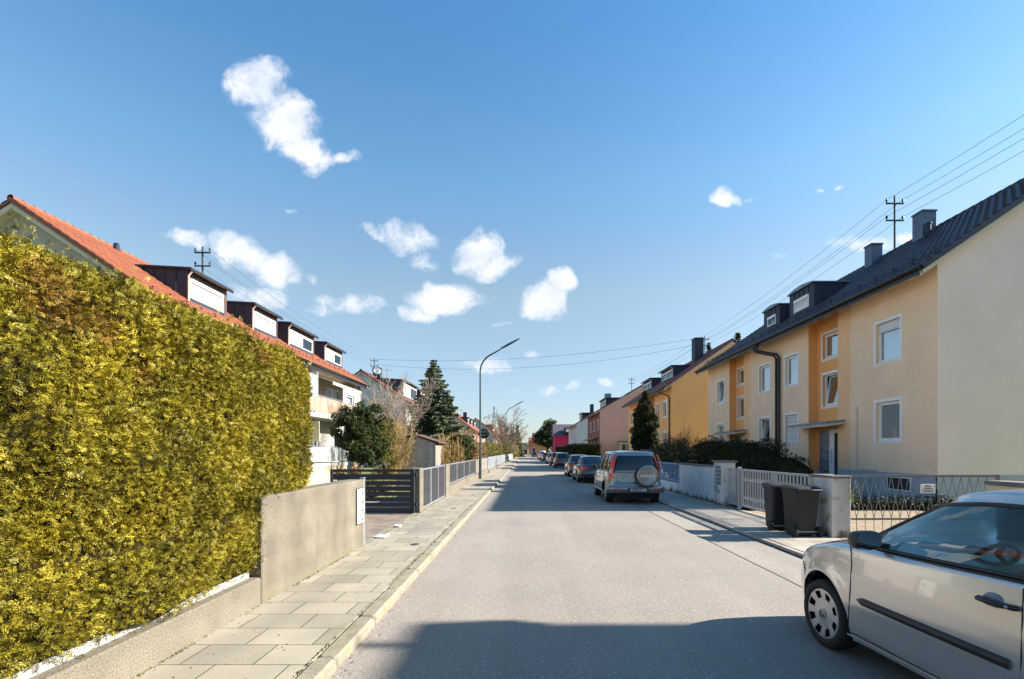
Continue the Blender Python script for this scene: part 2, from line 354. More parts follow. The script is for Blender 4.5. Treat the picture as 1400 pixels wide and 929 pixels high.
def moss(z0, z1, colr, side=0):
    """green-brown growth near the foot and rim of an old wall, broken by noise"""
    def fn(nt, N, L, pos, tc, cur, b, geo):
        sp = N('ShaderNodeSeparateXYZ'); L(pos, sp.inputs[0])
        n = N('ShaderNodeTexNoise'); n.inputs['Scale'].default_value = 4; n.inputs['Detail'].default_value = 7; L(pos, n.inputs['Vector'])
        mr = N('ShaderNodeMapRange'); mr.inputs['From Min'].default_value = z0; mr.inputs['From Max'].default_value = z1; mr.inputs['To Min'].default_value = .62; mr.inputs['To Max'].default_value = 0; L(sp.outputs[2], mr.inputs['Value'])
        a = N('ShaderNodeMath', operation='ADD'); L(mr.outputs[0], a.inputs[0]); L(n.outputs['Fac'], a.inputs[1])
        q = N('ShaderNodeMapRange'); q.inputs['From Min'].default_value = .72; q.inputs['From Max'].default_value = 1.0; L(a.outputs[0], q.inputs['Value'])
        x = N('ShaderNodeMix', data_type='RGBA'); L(q.outputs[0], x.inputs['Factor']); L(cur, x.inputs['A']); x.inputs['B'].default_value = (*colr, 1)
        # small air holes in the cast face
        v = N('ShaderNodeTexVoronoi'); v.inputs['Scale'].default_value = 11; L(pos, v.inputs['Vector'])
        lt = N('ShaderNodeMath', operation='LESS_THAN'); L(v.outputs['Distance'], lt.inputs[0]); lt.inputs[1].default_value = .10
        y = N('ShaderNodeMix', data_type='RGBA'); L(lt.outputs[0], y.inputs['Factor']); L(x.outputs['Result'], y.inputs['A']); y.inputs['B'].default_value = (.05, .045, .04, 1)
        return y.outputs['Result']
    return fn
M_asph = mat('asphalt', (.255,.220,.188), .9, var=.07, vscale=.7, bump=.5, bscale=120, extra=speck, fine=.15, fscale=40, streak=0)
M_strip = mat('asphalt_edge', (.265,.235,.20), .9, var=.10, vscale=1.2, bump=.5, bscale=120, extra=speck, fine=.15, fscale=40)
M_slab = mat('paving_slab', (.29,.256,.198), .85, var=.10, vscale=2, bump=.25, bscale=90, fine=.15, extra=slabs(.56,.40,.006,(.22,.2,.1)))
M_slab2 = mat('paving_right', (.34,.30,.25), .85, var=.12, vscale=2, bump=.25, bscale=90, fine=.15, extra=slabs(.5,.5,.006,(.35,.32,.25)))
M_sett = mat('driveway_setts', (.25,.19,.15), .85, var=.15, vscale=3, fine=.15, extra=slabs(.2,.1,.008,(.35,.33,.3), jit=.25))
M_kerb = mat('kerb_stone', (.25,.217,.165), .85, var=.15, vscale=4, bump=.5, bscale=70, fine=.25, fscale=90, c2=(.2,.19,.1), c2s=5, lo=.56, hi=.7)
M_conc = mat('concrete', (.175,.152,.115), .9, var=.16, vscale=3, bump=.6, bscale=70, fine=.4, fscale=85, streak=.28, extra=moss(0,.3,(.15,.135,.08)))
M_conc2 = mat('concrete_pebble', (.175,.15,.112), .9, var=.12, vscale=3, bump=.6, bscale=60, fine=.35, fscale=75)
M_soil = mat('soil', (.10,.075,.05), .95, var=.3, vscale=3, bump=.8, bscale=20)
M_grass = mat('lawn', (.11,.15,.03), .95, var=.25, vscale=2, bump=.8, bscale=90, c2=(.18,.17,.06), c2s=1.5, fine=.4, fscale=60)
M_grav = mat('gravel', (.27,.205,.135), .95, var=.15, vscale=3, bump=1, bscale=50, fine=.55, fscale=28)
M_cream = mat('render_cream', (.90,.635,.43), .95, var=.05, vscale=1.2, bump=.5, bscale=140, fine=.06)
M_gable = mat('render_gable', (.84,.68,.60), .95, var=.05, vscale=.8, bump=.6, bscale=120, fine=.10, fscale=60)
M_orange = mat('render_orange', (.87,.41,.14), .95, var=.05, vscale=1.2, bump=.5, bscale=140)
M_peach = mat('render_peach', (.90,.54,.29), .95, var=.05, vscale=1.2, bump=.5, bscale=140)
M_yellow = mat('render_yellow', (.95,.45,.17), .95, var=.05, vscale=.6, bump=.4, bscale=60)
M_pink = mat('render_pink', (.66,.37,.30), .95, var=.05, vscale=.6, bump=.4, bscale=60)
M_brownred = mat('render_brownred', (.28,.10,.07), .95, var=.05)
M_white = mat('render_white', (.42,.395,.35), .95, var=.05, vscale=.8, bump=.4, bscale=80)
M_whiteb = mat('render_cool_white', (.50,.51,.53), .95, var=.05, vscale=.8)
M_plinth = mat('plinth_paint', (.38,.41,.46), .9, var=.1, vscale=2)
M_frame = mat('window_plastic', (.78,.78,.77), .35, var=.02)
M_sash = mat('roller_blind', (.66,.66,.66), .5, var=.03, extra=planks(2,.05,.55))
M_dframe = mat('dark_frame', (.06,.055,.05), .5)
M_curt = mat('curtain', (.38,.45,.52), .9, var=.12, vscale=14)
M_curtw = mat('net_curtain', (.7,.7,.68), .9, var=.08, vscale=14)
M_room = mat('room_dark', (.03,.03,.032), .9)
M_tile = mat('dark_roof_tile', (.019,.019,.036), .45, var=.25, vscale=4, spec=.5)
M_tiler = mat('red_roof_tile', (.25,.082,.04), .65, var=.16, vscale=2.5)
M_tilem = mat('maroon_roof_tile', (.17,.055,.05), .6, var=.2, vscale=2.5)
M_zinc = mat('dark_zinc', (.022,.028,.045), .65, metal=0, var=.2, vscale=2)
M_zincl = mat('grey_zinc', (.19,.23,.29), .45, metal=.4, var=.2, vscale=3)
M_brownz = mat('brown_sheet', (.10,.07,.06), .5, metal=.2, var=.1)
M_gutter = mat('gutter_dark', (.025,.022,.022), .4, metal=.3)
M_black = mat('black_metal', (.022,.025,.035), .45, metal=.2, var=.1)
M_soffit = mat('soffit_paint', (.62,.55,.45), .7, var=.05)
M_wood = mat('weathered_board', (.52,.43,.36), .85, var=.2, vscale=8, extra=planks(0,.11,.5))
M_woodst = mat('stained_balcony_board', (.34,.27,.21), .8, var=.1, vscale=5, c2=(.30,.13,.05), c2s=.9, streak=.45, lo=.5, hi=.72, extra=planks(1,.09,.6))
M_galv = mat('galvanised_steel', (.38,.40,.42), .45, metal=.6, var=.1, vscale=5)
M_gate = mat('gate_paint', (.37,.38,.40), .45, metal=.15, var=.08)
M_bin = mat('bin_plastic', (.011,.011,.013), .6, var=.15, vscale=6)
M_paintg = mat('grey_blue_paint', (.24,.36,.55), .5, var=.08)
M_fencep = mat('dark_mesh_panel', (.028,.028,.034), .6, var=.15, vscale=6)
M_lampg = mat('lamp_paint', (.045,.06,.065), .5, metal=.3, var=.1)
M_bark = mat('bark', (.12,.085,.06), .9, var=.3, vscale=12, bump=.8, bscale=30)
M_iron = mat('wrought_iron', (.17,.175,.185), .5, metal=.3, var=.15)
M_twig = mat('tan_twig', (.36,.25,.10), .9, var=.25, vscale=6)
M_twigr = mat('reddish_twig', (.26,.15,.09), .9, var=.25, vscale=6)
M_brick = mat('brick_red', (.33,.11,.06), .9, var=.2, vscale=3)
M_glass = glassmat('window_glass', (.62,.68,.72), .04, top=.42)
M_cglass = glassmat('car_glass', (.60,.78,.78), .02)
M_cglassd = glassmat('tinted_glass', (.05,.07,.09), .03)
M_rubber = mat('rubber', (.016,.016,.017), .8, var=.2, vscale=20)
M_plast = mat('black_plastic', (.018,.018,.02), .45, var=.1)
M_whitep = mat('white_plastic', (.75,.75,.74), .4, var=.04)
M_magenta = mat('render_magenta', (.42,.015,.08), .9, var=.04)
# ================================================================ GROUND
def sheet(name, x0, x1, y0, y1, z, m, **k):
    o = MB().quad((x0,y0,z),(x1,y0,z),(x1,y1,z),(x0,y1,z)).build(name, m); return setp(o, kind='structure', **k)
sheet('ground', -900, 900, -60, 2500, -.03, M_grass)
sheet('road', -1.5, 3.43, -30, 260, 0, M_asph)
sheet('road_edge_strip', 3.45, 4.36, -30, 260, -.002, M_strip)
o = MB().box((3.425,-30,-.02),(3.455,260,.001)).build('road_joint', M_room); setp(o, kind='structure')
# pavements (real steps)
o = MB().box((-2.8,-30,-.1),(-1.655,260,.085)).build('pavement', M_slab); setp(o, kind='structure')
o = MB().box((4.52,-30,-.1),(6.02,260,.06)).build('pavement', M_slab2); setp(o, kind='structure')
# kerb stones, one metre each, slightly out of line
mb = MB(); y = -6.0; r_ = random.Random(3)
while y < 120:
    l = 1.0; dx = r_.uniform(-.006, .006); dz = r_.uniform(-.006, .005)
    mb.bbox((-1.65+dx, y+.005, -.1), (-1.48+dx, y+l-.006, .093+dz), .022); y += l
setp(mb.build('kerb', M_kerb), kind='structure')
mb = MB(); y = -6.0
while y < 120:
    dx = r_.uniform(-.004, .004); mb.bbox((4.40+dx, y+.005, -.1), (4.51+dx, y+.994, .052+r_.uniform(-.004,.004)), .012); y += 1
setp(mb.build('kerb', M_slab2), kind='structure')
sheet('kerb_joint', -1.66, -1.645, -30, 120, .07, mat('joint_moss', (.10,.11,.03), .95, var=.4, vscale=8, c2=(.05,.045,.03), c2s=3))
sheet('driveway', -9.5, -2.80, 8.86, 13.25, .055, M_sett)
o = MB().box((-2.93,8.82,.0),(-2.81,13.3,.092)).build('driveway_edging', M_kerb); setp(o, kind='structure')
sheet('driveway', -9.5, -2.95, 13.3, 17.6, .05, M_sett)
sheet('driveway', 6.04, 10.9, 5.2, 14.6, .045, M_grav)
o = MB().box((6.03,6.5,.0),(6.13,9.65,.064)).build('driveway_edging', M_kerb); setp(o, kind='structure')
sheet('garden_bed', 6.2, 12.0, 14.6, 16.3, .06, M_soil)
sheet('garden_bed', -12.3, -8.2, 17.6, 24, .03, M_soil)
sheet('garden_path', 6.1, 12.0, 18.8, 20.6, .03, M_slab2)

for (x0, x1, z) in ((4.365,4.398,.006),(5.885,5.905,.064)):
    o = MB().box((x0,-30,-.02),(x1,120,z)).build('road_joint', M_room); setp(o, kind='structure')
# moss tufts and litter along the joints of the left pavement
def quads_mesh(name, C, A, B, mats, parent=None, mi=None):
    """diamond leaves: centre C, half-length vector A, half-width vector B (all n x 3)"""
    n = len(C); V = np.stack([C-A, C+B-A*.1, C+A, C-B-A*.1], axis=1).reshape(-1, 3)
    Q = np.arange(4*n).reshape(n, 4); me = np_mesh(V, Q)
    if mi is not None: me.polygons.foreach_set('material_index', mi.astype(np.int32))
    return link_mesh(me, name, mats, parent)
def rand_dirs(n, zb=0.0):
    d = rng.normal(size=(n, 3)); d[:, 2] += zb; return d/np.linalg.norm(d, axis=1)[:, None]
M_moss = leafmat('moss', [(.05,.07,.015),(.11,.13,.03),(.2,.17,.08)], .1)
n = 2600
C = np.stack([np.where(rng.random(n) < .5, -1.653+rng.normal(0,.006,n), -2.795+np.abs(rng.normal(0,.02,n))), rng.uniform(2.2, 16, n), np.full(n, .092)], 1)
keep = np.sin(C[:,1]*5.1)+np.sin(C[:,1]*1.9+1)+rng.normal(0,.6,n) > -.2
C = C[keep]; n = len(C); A = rand_dirs(n)*.009; B = rand_dirs(n)*.008
setp(quads_mesh('moss_and_crumbs', C, A, B, M_moss), kind='stuff')
n = 500
C = np.stack([rng.uniform(-2.78,-1.7,n), 3+rng.random(n)**1.6*22, np.full(n,.09)],1); sel = rng.random(n) < .45
C[sel,0] = -1.46+np.abs(rng.normal(0,.05,sel.sum())); C[sel,2] = .006
A = rand_dirs(n)*rng.uniform(.006,.022,(n,1)); A[:,2] *= .3; B = rand_dirs(n)*.006
setp(quads_mesh('dry_leaf_litter', C, A, B, leafmat('litter', [(.09,.06,.03),(.2,.14,.07),(.3,.24,.14)], .1)), kind='stuff')

# ================================================================ LEFT FRONT: low wall, edging strip, big wall
o = MB().bbox((-3.1,-4,-.1),(-2.8,5.40,.37), .012).build('garden_wall', M_conc2)
setp(o, 'low pebbly concrete wall running under the tall clipped hedge', 'wall')
o = MB().bbox((-2.925,-4,.372),(-2.905,5.36,.435), .004).build('edging_board', mat('white_board', (.42,.42,.4), .5, var=.1, vscale=5, streak=.3))
setp(o, 'white edging board lying along the foot of the tall hedge', 'edging board')
o = MB().bbox((-3.06,5.42,-.1),(-2.8,8.80,1.215), .012).build('garden_wall', M_conc)
setp(o, 'tall stained cast concrete wall between hedge and driveway', 'wall')
t = thing('letterbox', 'white letterbox panel with four name buttons on the concrete wall end', 'letterbox', (-2.79, 8.55, .5))
MB().bbox((-2.798,8.40,.50),(-2.77,8.72,1.07), .006).build('panel', M_whitep, t)
MB().bbox((-2.797,8.385,.485),(-2.779,8.735,1.085), .003).build('frame', M_dframe, t)
for i in range(4):
    z = .99-.145*i; MB().bbox((-2.768,8.60,z-.018),(-2.762,8.66,z+.018), .003).build('bell_button', M_dframe, t)
t = thing('gate_post', 'slim grey steel post closing the end of the concrete wall', 'post', (-2.83, 8.85, 0))
MB().bbox((-2.87,8.81,.0),(-2.80,8.88,1.23), .006).build('post', M_galv, t)
MB().bbox((-2.875,8.805,1.23),(-2.795,8.885,1.245), .004).build('cap', M_galv, t)

# dark slatted gate standing across the drive
t = thing('slatted_gate', 'dark grey gate of horizontal slats standing open across the paved drive', 'gate', (-2.88, 13.3, 0))
mb = MB(); mb.bbox((-5.1,13.27,.1),(-5.02,13.33,1.24)).bbox((-2.98,13.27,.1),(-2.9,13.33,1.24)).box((-5.03,13.27,.1),(-2.97,13.33,.114))
mb.build('frame', M_black, t)
def slat(z0, z1): return MB().box((-5.02,13.285,z0),(-2.98,13.315,z1)).build('slat', M_black, t)
zs = [.115,.255,.395,.535,.675,.815]
for z in zs: slat(z, z+.105)
slat(1.16,1.225); slat(.955,1.01)
mb = MB()
for i in range(34):       # scrolled band between the two upper rails
    x = -5.0+i*.06; mb.tube([(x,13.3,1.03),(x+.03,13.3,1.14),(x+.06,13.3,1.03)], .006, 4)
mb.box((-5.02,13.292,1.01),(-2.98,13.308,1.10)).build('scroll_band', M_black, t)
for z in (.28, 1.05): MB().bbox((-2.90,13.28,z),(-2.84,13.32,z+.09)).build('hinge', M_black, t)
def conc_post(x0, x1, y0, y1, h, label):
    o = MB().bbox((x0,y0,0),(x1,y1,h), .015).build('gate_post', M_conc2); return setp(o, label, 'post')
conc_post(-3.06,-2.79,13.42,13.86,1.25,'square concrete gate post at the hinge of the dark slatted gate')
conc_post(-3.0,-2.79,17.75,18.6,1.24,'concrete post between the dark double gate and the fence')
# steel framed double gate with dark mesh panels
def panel_run(parent, x, y0, y1, z0, z1, n, pm, fm):
    L = (y1-y0)/n
    for i in range(n):
        a = y0+i*L
        fr = MB(); fr.bbox((x-.02,a+.01,z0),(x+.02,a+.05,z1),.004).bbox((x-.02,a+L-.05,z0),(x+.02,a+L-.01,z1),.004)
        fr.bbox((x-.02,a+.05,z0),(x+.02,a+L-.05,z0+.04),.004).bbox((x-.02,a+.05,z1-.04),(x+.02,a+L-.05,z1),.004)
        f = fr.build('panel_frame', fm, parent)
        p = MB(); p.box((x-.006,a+.05,z0+.04),(x+.006,a+L-.05,z1-.04))
        for k in range(1, 3): zz = z0+(z1-z0)*k/3; p.box((x+.007,a+.05,zz-.006),(x+.012,a+L-.05,zz+.006))
        p.build('panel', pm, f)
t = thing('double_gate', 'low steel double gate filled with dark mesh beside the slatted gate', 'gate', (-2.85, 13.9, 0))
panel_run(t, -2.85, 13.9, 17.72, .13, 1.22, 3, M_fencep, M_galv)
MB().bbox((-2.9,16.42,.03),(-2.83,16.49,1.24), .006).build('drop_bolt', M_galv, t)
o = MB().box((-3.0,13.86,-.05),(-2.79,17.75,.115)).build('threshold', M_conc2); setp(o, kind='structure')
t = thing('panel_fence', 'fence of dark mesh panels in grey frames on a low concrete base', 'fence', (-2.85, 18.6, 0))
MB().bbox((-3.0,18.6,-.05),(-2.79,28.1,.44), .01).build('base', M_conc2, t)
panel_run(t, -2.87, 18.62, 28.1, .47, 1.23, 4, M_fencep, M_galv)
conc_post(-3.0,-2.79,28.15,28.45,1.27,'narrow concrete post just before the nearest street lamp')
t = thing('panel_fence', 'pale panel fence on a low base just behind the nearest street lamp', 'fence', (-2.85, 28.5, 0))
MB().bbox((-3.0,28.5,-.05),(-2.79,37.2,.42), .01).build('base', M_conc2, t)
panel_run(t, -2.87, 28.5, 37.2, .45, 1.22, 4, mat('beige_panel', (.24,.21,.18), .7, var=.1, extra=planks(1,.12,.6)), M_galv)
def bar_fence(name, label, x, y0, y1, z0, z1, pitch, m, base=None, bm=None, w=.03, posts=3.0):
    t = thing(name, label, 'fence', (x, y0, 0))
    if base: MB().bbox((x-.12,y0,-.05),(x+.12,y1,base), .01).build('base', bm, t)
    mb = MB(); mb.box((x-.02,y0,z1-.06),(x+.02,y1,z1-.02)); mb.box((x-.02,y0,z0+.05),(x+.02,y1,z0+.09)); mb.build('rail', m, t)
    mb = MB(); y = y0+pitch/2
    while y < y1: mb.box((x+.021,y-w/2,z0),(x+.033,y+w/2,z1)); y += pitch
    setp(mb.build('bars', m, t), kind='stuff')
    y = y0
    while y <= y1+.01: MB().bbox((x-.035,y-.035,0),(x+.035,y+.035,z1+.03),.005).build('post', m, t); y += posts
    return t
bar_fence('picket_fence','pale grey railing fence below the olive hedge far down the left side',-2.86,37.4,72,.35,1.25,.16,mat('pale_rail',(.34,.37,.40),.6),.32,M_conc2,.09,4.3)
bar_fence('picket_fence','distant white railing at the end of the left pavement',-2.86,78,104,.3,1.2,.2,mat('white_rail',(.5,.5,.5),.6),.25,M_conc2,.12,5.2)

# small iron covers in the pavement
for (x, y, lab) in ((-1.93,8.85,'small round iron cover in the pavement nearest the driveway'),(-2.05,14.4,'small round iron cover in the pavement beside the double gate'),(-1.6-.35,18.7,'small round iron cover in the pavement beside the dark fence')):
    t = thing('valve_cover', lab, 'cover', (x, y, .086), 0, 'iron covers in the left pavement')
    MB().lathe([(1e-3,.004),(.06,.004),(.062,.0)], Matrix.Translation((x,y,.087)), 16).build('lid', M_gutter, t)
    MB().lathe([(.066,.001),(.066,.006),(.08,.006),(.082,0)], Matrix.Translation((x,y,.087)), 16).build('ring', M_brownz, t)
# crumpled sheets of paper on the drive
for (x, y, s, lab) in ((-2.7,9.6,.11,'larger crumpled white paper lying at the edge of the drive'),(-2.72,10.9,.07,'smaller crumpled white paper lying further up the drive edge')):
    r_ = random.Random(int(y*10)); V_ = []; k = 6
    for i in range(k):
        for j in range(k): V_.append((x+(i/(k-1)-.5)*2*s+r_.uniform(-.01,.01), y+(j/(k-1)-.5)*2.6*s+r_.uniform(-.01,.01), .098+r_.uniform(0,.035)))
    mb = MB().add(V_, [(i*k+j,(i+1)*k+j,(i+1)*k+j+1,i*k+j+1) for i in range(k-1) for j in range(k-1)])
    setp(mb.build('crumpled_paper', M_whitep), lab, 'paper', 'paper litter on the drive')

# ================================================================ street lamps
def lamp(y, label, sign=False):
    x = -2.69
    t = thing('street_lamp', label, 'street lamp', (x, y, 0), 0, 'curved street lamps along the left pavement')
    pts = [(x,y,.08),(x,y,2.4),(x,y,6.3)]
    for i in range(1, 9):
        a = R(58)*i/8; pts.append((x+1.1*(1-math.cos(a)), y, 6.3+1.1*math.sin(a)))
    e = Vector(pts[-1]); d = Vector((math.sin(R(61)), 0, math.cos(R(61)))); h = e+d*.75; pts.append(tuple(h))
    MB().tube([(x,y,.05),(x,y,1.3)], .075, 12).build('pole_base', M_lampg, t)
    MB().tube(pts, [.062,.055]+[.045]*(len(pts)-3)+[.035], 10).build('pole', M_lampg, t)
    MB().bbox((x-.03,y-.078,.55),(x+.03,y-.06,.95),.004).build('service_door', M_lampg, t)
    M = Matrix.Translation(h) @ d.to_track_quat('X','Z').to_matrix().to_4x4()
    q = MB(); n = 8
    V_ = []
    for (u, w, hh) in ((0,.05,.04),(.08,.1,.075),(.5,.12,.09),(1.05,.11,.07),(1.3,.05,.03)):
        for k in range(n): c = math.pi*k/(n-1); V_.append(M @ Vector((u, w*math.cos(c), hh*math.sin(c))))
    F_ = [(i*n+k,(i+1)*n+k,(i+1)*n+k+1,i*n+k+1) for i in range(4) for k in range(n-1)]
    q.add(V_, F_, 0, True); q.build('lamp_head', M_lampg, t)
    q = MB(); V_ = []
    for (u, w, hh) in ((.08,.09,.0),(.3,.105,-.03),(1.0,.1,-.03),(1.25,.05,0)):
        for k in range(n): c = math.pi*k/(n-1); V_.append(M @ Vector((u, w*math.cos(c), .0-(.01-hh)*math.sin(c))))
    q.add(V_, [(i*n+k,(i+1)*n+k,(i+1)*n+k+1,i*n+k+1) for i in range(3) for k in range(n-1)], 0, True)
    q.build('lamp_glass', M_galv, t)
    return t
L1 = lamp(29.7, 'nearest street lamp with curved arm, rising behind the dark panel fence')
lamp(66.6, 'second street lamp down the left pavement, beside the olive hedge')
lamp(103.6, 'third street lamp in the row, in front of the bare tree')
lamp(140.5, 'farthest small street lamp at the end of the left pavement')
t = thing('round_sign', 'round traffic sign seen from behind on the nearest street lamp pole', 'sign', (-2.6, 29.7, 2.5))
MB().lathe([(1e-3,.012),(.29,.012),(.30,.004),(.30,-.004),(1e-3,-.004)], Matrix.Translation((-2.47,29.78,2.72)) @ Matrix.Rotation(R(90),4,'X') @ Matrix.Rotation(0,4,'Z'), 28).build('plate', M_gutter, t)
MB().box((-2.66,29.74,2.6),(-2.42,29.77,2.64)).box((-2.66,29.74,2.8),(-2.42,29.77,2.84)).build('bracket', M_galv, t)

# ================================================================ RIGHT FRONT: pillars, gates, wall, railing
M_wallw = mat('painted_wall', (.72,.71,.69), .9, var=.08, vscale=2.5, bump=.4, bscale=60, streak=.08, extra=moss(0,.35,(.10,.08,.04)))
M_wallc = mat('cream_wall', (.62,.50,.36), .9, var=.06, vscale=2, bump=.4, bscale=60, streak=.2)
M_cap = mat('stone_cap', (.16,.14,.12), .9, var=.2, vscale=4, bump=.5, bscale=50)
def pillar(name, label, cat, x0, x1, y0, y1, h, m, cap=.05, ov=.03):
    t = thing(name, label, cat, (x0, y0, 0))
    MB().bbox((x0,y0,0),(x1,y1,h), .008).build('wall_body', m, t)
    MB().bbox((x0-ov,y0-ov,h+.002),(x1+ov,y1+ov,h+cap), .012).build('coping', M_cap, t)
    return t
M_pil = mat('mossy_pillar', (.60,.57,.53), .9, var=.1, vscale=3, bump=.4, bscale=60, streak=.45, c2=(.22,.24,.10), c2s=3.5, lo=.55, hi=.68, extra=moss(0,.3,(.08,.07,.04)))
pillar('gate_pillar','pale stained wall pillar behind the wheelie bins','pillar',5.76,6.12,9.66,10.42,1.19,M_pil,.045,.015)
pillar('garden_wall','cream garden wall with brown coping behind the silver car','wall',5.78,6.02,-4,6.42,1.28,M_wallc,.05,.03)
t = pillar('gate_pillar','square gate pillar with name plates between white wall and grey gate','pillar',5.86,6.22,15.25,16.05,1.36,M_pil,.055,.05)
for i in range(5): MB().bbox((5.84,15.45,.68+i*.12),(5.858,15.85,.77+i*.12), .004).build('name_plate', M_zincl, t)
pillar('garden_wall','whitewashed garden wall with flat dark coping behind the parked silver estate','wall',5.93,6.13,16.08,19.9,1.19,M_wallw,.05,.03)
bar_fence('railing_fence','blue-grey vertical railing on a low white base behind the silver off-road car',6.03,19.95,35.5,.45,1.22,.13,M_paintg,.42,M_wallw,.035,3.11)
bar_fence('railing_fence','dark railing along the gardens behind the row of parked cars',6.03,36,78,.35,1.3,.2,M_zinc,.4,M_wallw,.05,4.2)
# grey slatted gate (two leaves) and pedestrian gate
def slat_gate(label, y0, y1, n, x=6.0, name='slatted_gate'):
    t = thing(name, label, 'gate', (x, y0, 0))
    MB().bbox((x-.025,y0,.16),(x+.025,y0+.05,1.2),.004).bbox((x-.025,y1-.05,.16),(x+.025,y1,1.2),.004).bbox((x-.025,y0+.05,1.15),(x+.025,y1-.05,1.2),.004).bbox((x-.025,y0+.05,.16),(x+.025,y1-.05,.21),.004).build('frame', M_gate, t)
    st = (y1-y0-.1)/n
    for i in range(n):
        y = y0+.05+(i+.5)*st
        MB().box((x-.01,y-st*.2,.21),(x+.01,y+st*.2,1.15)).build('slat', M_gate, t)
    mb = MB()
    for i in range(n-1):
        y = y0+.05+(i+1)*st
        for z in (.42,.92): mb.tube([(x,y+.04*math.cos(a*math.pi/4),z+.04*math.sin(a*math.pi/4)) for a in range(8)], .008, 4, closed=True)
    mb.build('ring_ornaments', M_gate, t)
slat_gate('near leaf of the grey slatted double gate, behind the wheelie bins', 10.45, 12.4, 12)
slat_gate('far leaf of the grey slatted double gate, beside its post', 12.43, 14.3, 12)
slat_gate('narrow grey slatted garden gate beside the pillar with name plates', 14.5, 15.22, 5, name='garden_gate')
o = MB().bbox((5.93,14.33,0),(6.02,14.45,1.25),.01).build('gate_post', M_galv); setp(o,'grey steel post between the narrow and the double grey gates','post')
# zigzag wrought gate, opened inwards, with a small sign
t = thing('wrought_gate', 'thin grey wrought iron gate with diamond pattern standing open behind the silver car', 'gate', (5.9, 9.75, 0))
Yg = 9.78
MB().box((5.9,Yg-.02,1.2),(9.0,Yg+.02,1.245)).box((5.9,Yg-.02,.385),(9.0,Yg+.02,.42)).box((5.9,Yg-.02,.08),(9.0,Yg+.02,.11)).box((5.88,Yg-.025,.06),(5.93,Yg+.025,1.25)).box((8.97,Yg-.025,.06),(9.02,Yg+.025,1.25)).build('frame', M_iron, t)
p_ = .166
for i in range(18):
    x = 5.97+i*p_
    mb = MB(); mb.tube([(x,Yg,1.2),(x+p_/2,Yg,.8),(x,Yg,.42)], .0065, 5)
    if i: mb.tube([(x,Yg,1.2),(x-p_/2,Yg,.8),(x,Yg,.42)], .0065, 5)
    mb.tube([(x,Yg,.385),(x,Yg,.11)], .0065, 5)
    mb.ball((x+p_/2,Yg-.008,.8), .012, 0, 6); mb.build('diamond_bar', M_iron, t)
t = thing('gate_sign', 'small white sign with three lines of writing hung on the wrought gate', 'sign', (7.65, Yg-.03, .9))
MB().bbox((7.50,Yg-.035,.90),(7.78,Yg-.027,1.07),.002).build('plate', M_whitep, t)
def text_mesh(txt, size, M, m, parent, name='lettering', ext=.001, bold=0):
    cu = bpy.data.curves.new('t', 'FONT'); cu.body = txt; cu.size = size; cu.extrude = ext; cu.align_x = 'CENTER'; cu.align_y = 'CENTER'; cu.offset = bold
    ob = bpy.data.objects.new('t', cu); col.objects.link(ob)
    bpy.context.view_layer.update()
    me = bpy.data.meshes.new_from_object(ob.evaluated_get(bpy.context.evaluated_depsgraph_get())); bpy.data.objects.remove(ob)
    me.transform(M); me.materials.clear()
    return link_mesh(me, name, m, parent)
Mt = lambda x, y, z: Matrix.Translation((x, y, z)) @ Matrix.Rotation(R(90), 4, 'X')
for i, s_ in enumerate(('Bitte', 'Einfahrt', 'freihalten!')):
    text_mesh(s_, .058, Mt(7.64, Yg-.0365, 1.033-.047*i), M_gutter, t, bold=.0006)

# ================================================================ wheelie bins
def bin_(label, x, y, rz):
    t = thing('wheelie_bin', label, 'wheelie bin', (0,0,0), 0, 'two black wheelie bins on the right pavement')
    mb = MB(); V_ = []; lv = [(0.02,.17,.19),(.05,.195,.215),(.5,.215,.24),(.84,.235,.265),(.86,.25,.28),(.89,.25,.28)]
    n = 0
    for (z, w, d) in lv:
        r = .04
        ring = [(-w+r,-d),(w-r,-d),(w,-d+r),(w,d-r),(w-r,d),(-w+r,d),(-w,d-r),(-w,-d+r)]
        V_ += [(a, b+(.0 if z > .3 else .03), z+.0) for a, b in ring]
    F_ = [(k*8+i, k*8+(i+1)%8, k*8+8+(i+1)%8, k*8+8+i) for k in range(len(lv)-1) for i in range(8)]+[tuple(range(7,-1,-1))]
    mb.add(V_, F_); mb.build('body', M_bin, t)
    V_ = []; lid = [(0,.262,.292,.895),(0,.268,.3,.905),(0,.262,.295,.94),(0,.2,.22,.968)]
    for (_, w, d, z) in lid:
        r = .05; V_ += [(a, b, z+b*.05) for a, b in [(-w+r,-d),(w-r,-d),(w,-d+r),(w,d-r),(w-r,d),(-w+r,d),(-w,d-r),(-w,-d+r)]]
    F_ = [(k*8+i, k*8+(i+1)%8, k*8+8+(i+1)%8, k*8+8+i) for k in range(3) for i in range(8)]+[tuple(range(24,32)), tuple(range(7,-1,-1))]
    MB().add(V_, F_).build('lid', M_bin, t)
    MB().tube([(-.2,-.3,.87),(-.2,-.35,.9),(.2,-.35,.9),(.2,-.3,.87)], .014, 8).build('handle', M_bin, t)
    MB().tube([(-.22,-.2,.1),(.22,-.2,.1)], .012, 8).build('axle', M_galv, t)
    for s in (-1, 1):
        M = Matrix.Translation((s*.245,-.2,.1)) @ Matrix.Rotation(R(90), 4, 'Y')
        MB().lathe([(.03,-.03),(.085,-.03),(.1,-.02),(.1,.02),(.085,.03),(.03,.03),(1e-3,.024)], M, 20).lathe([(1e-3,-.024),(.03,-.03)], M, 20).build('wheel', M_rubber, t)
    t.location = (x, y, .062); t.rotation_euler = (0, 0, rz); return t
bin_('nearer black wheelie bin standing against the pale pillar', 5.32, 9.95, R(4))
bin_('farther black wheelie bin half hidden behind the other, by the gate', 5.3, 10.75, R(-6))
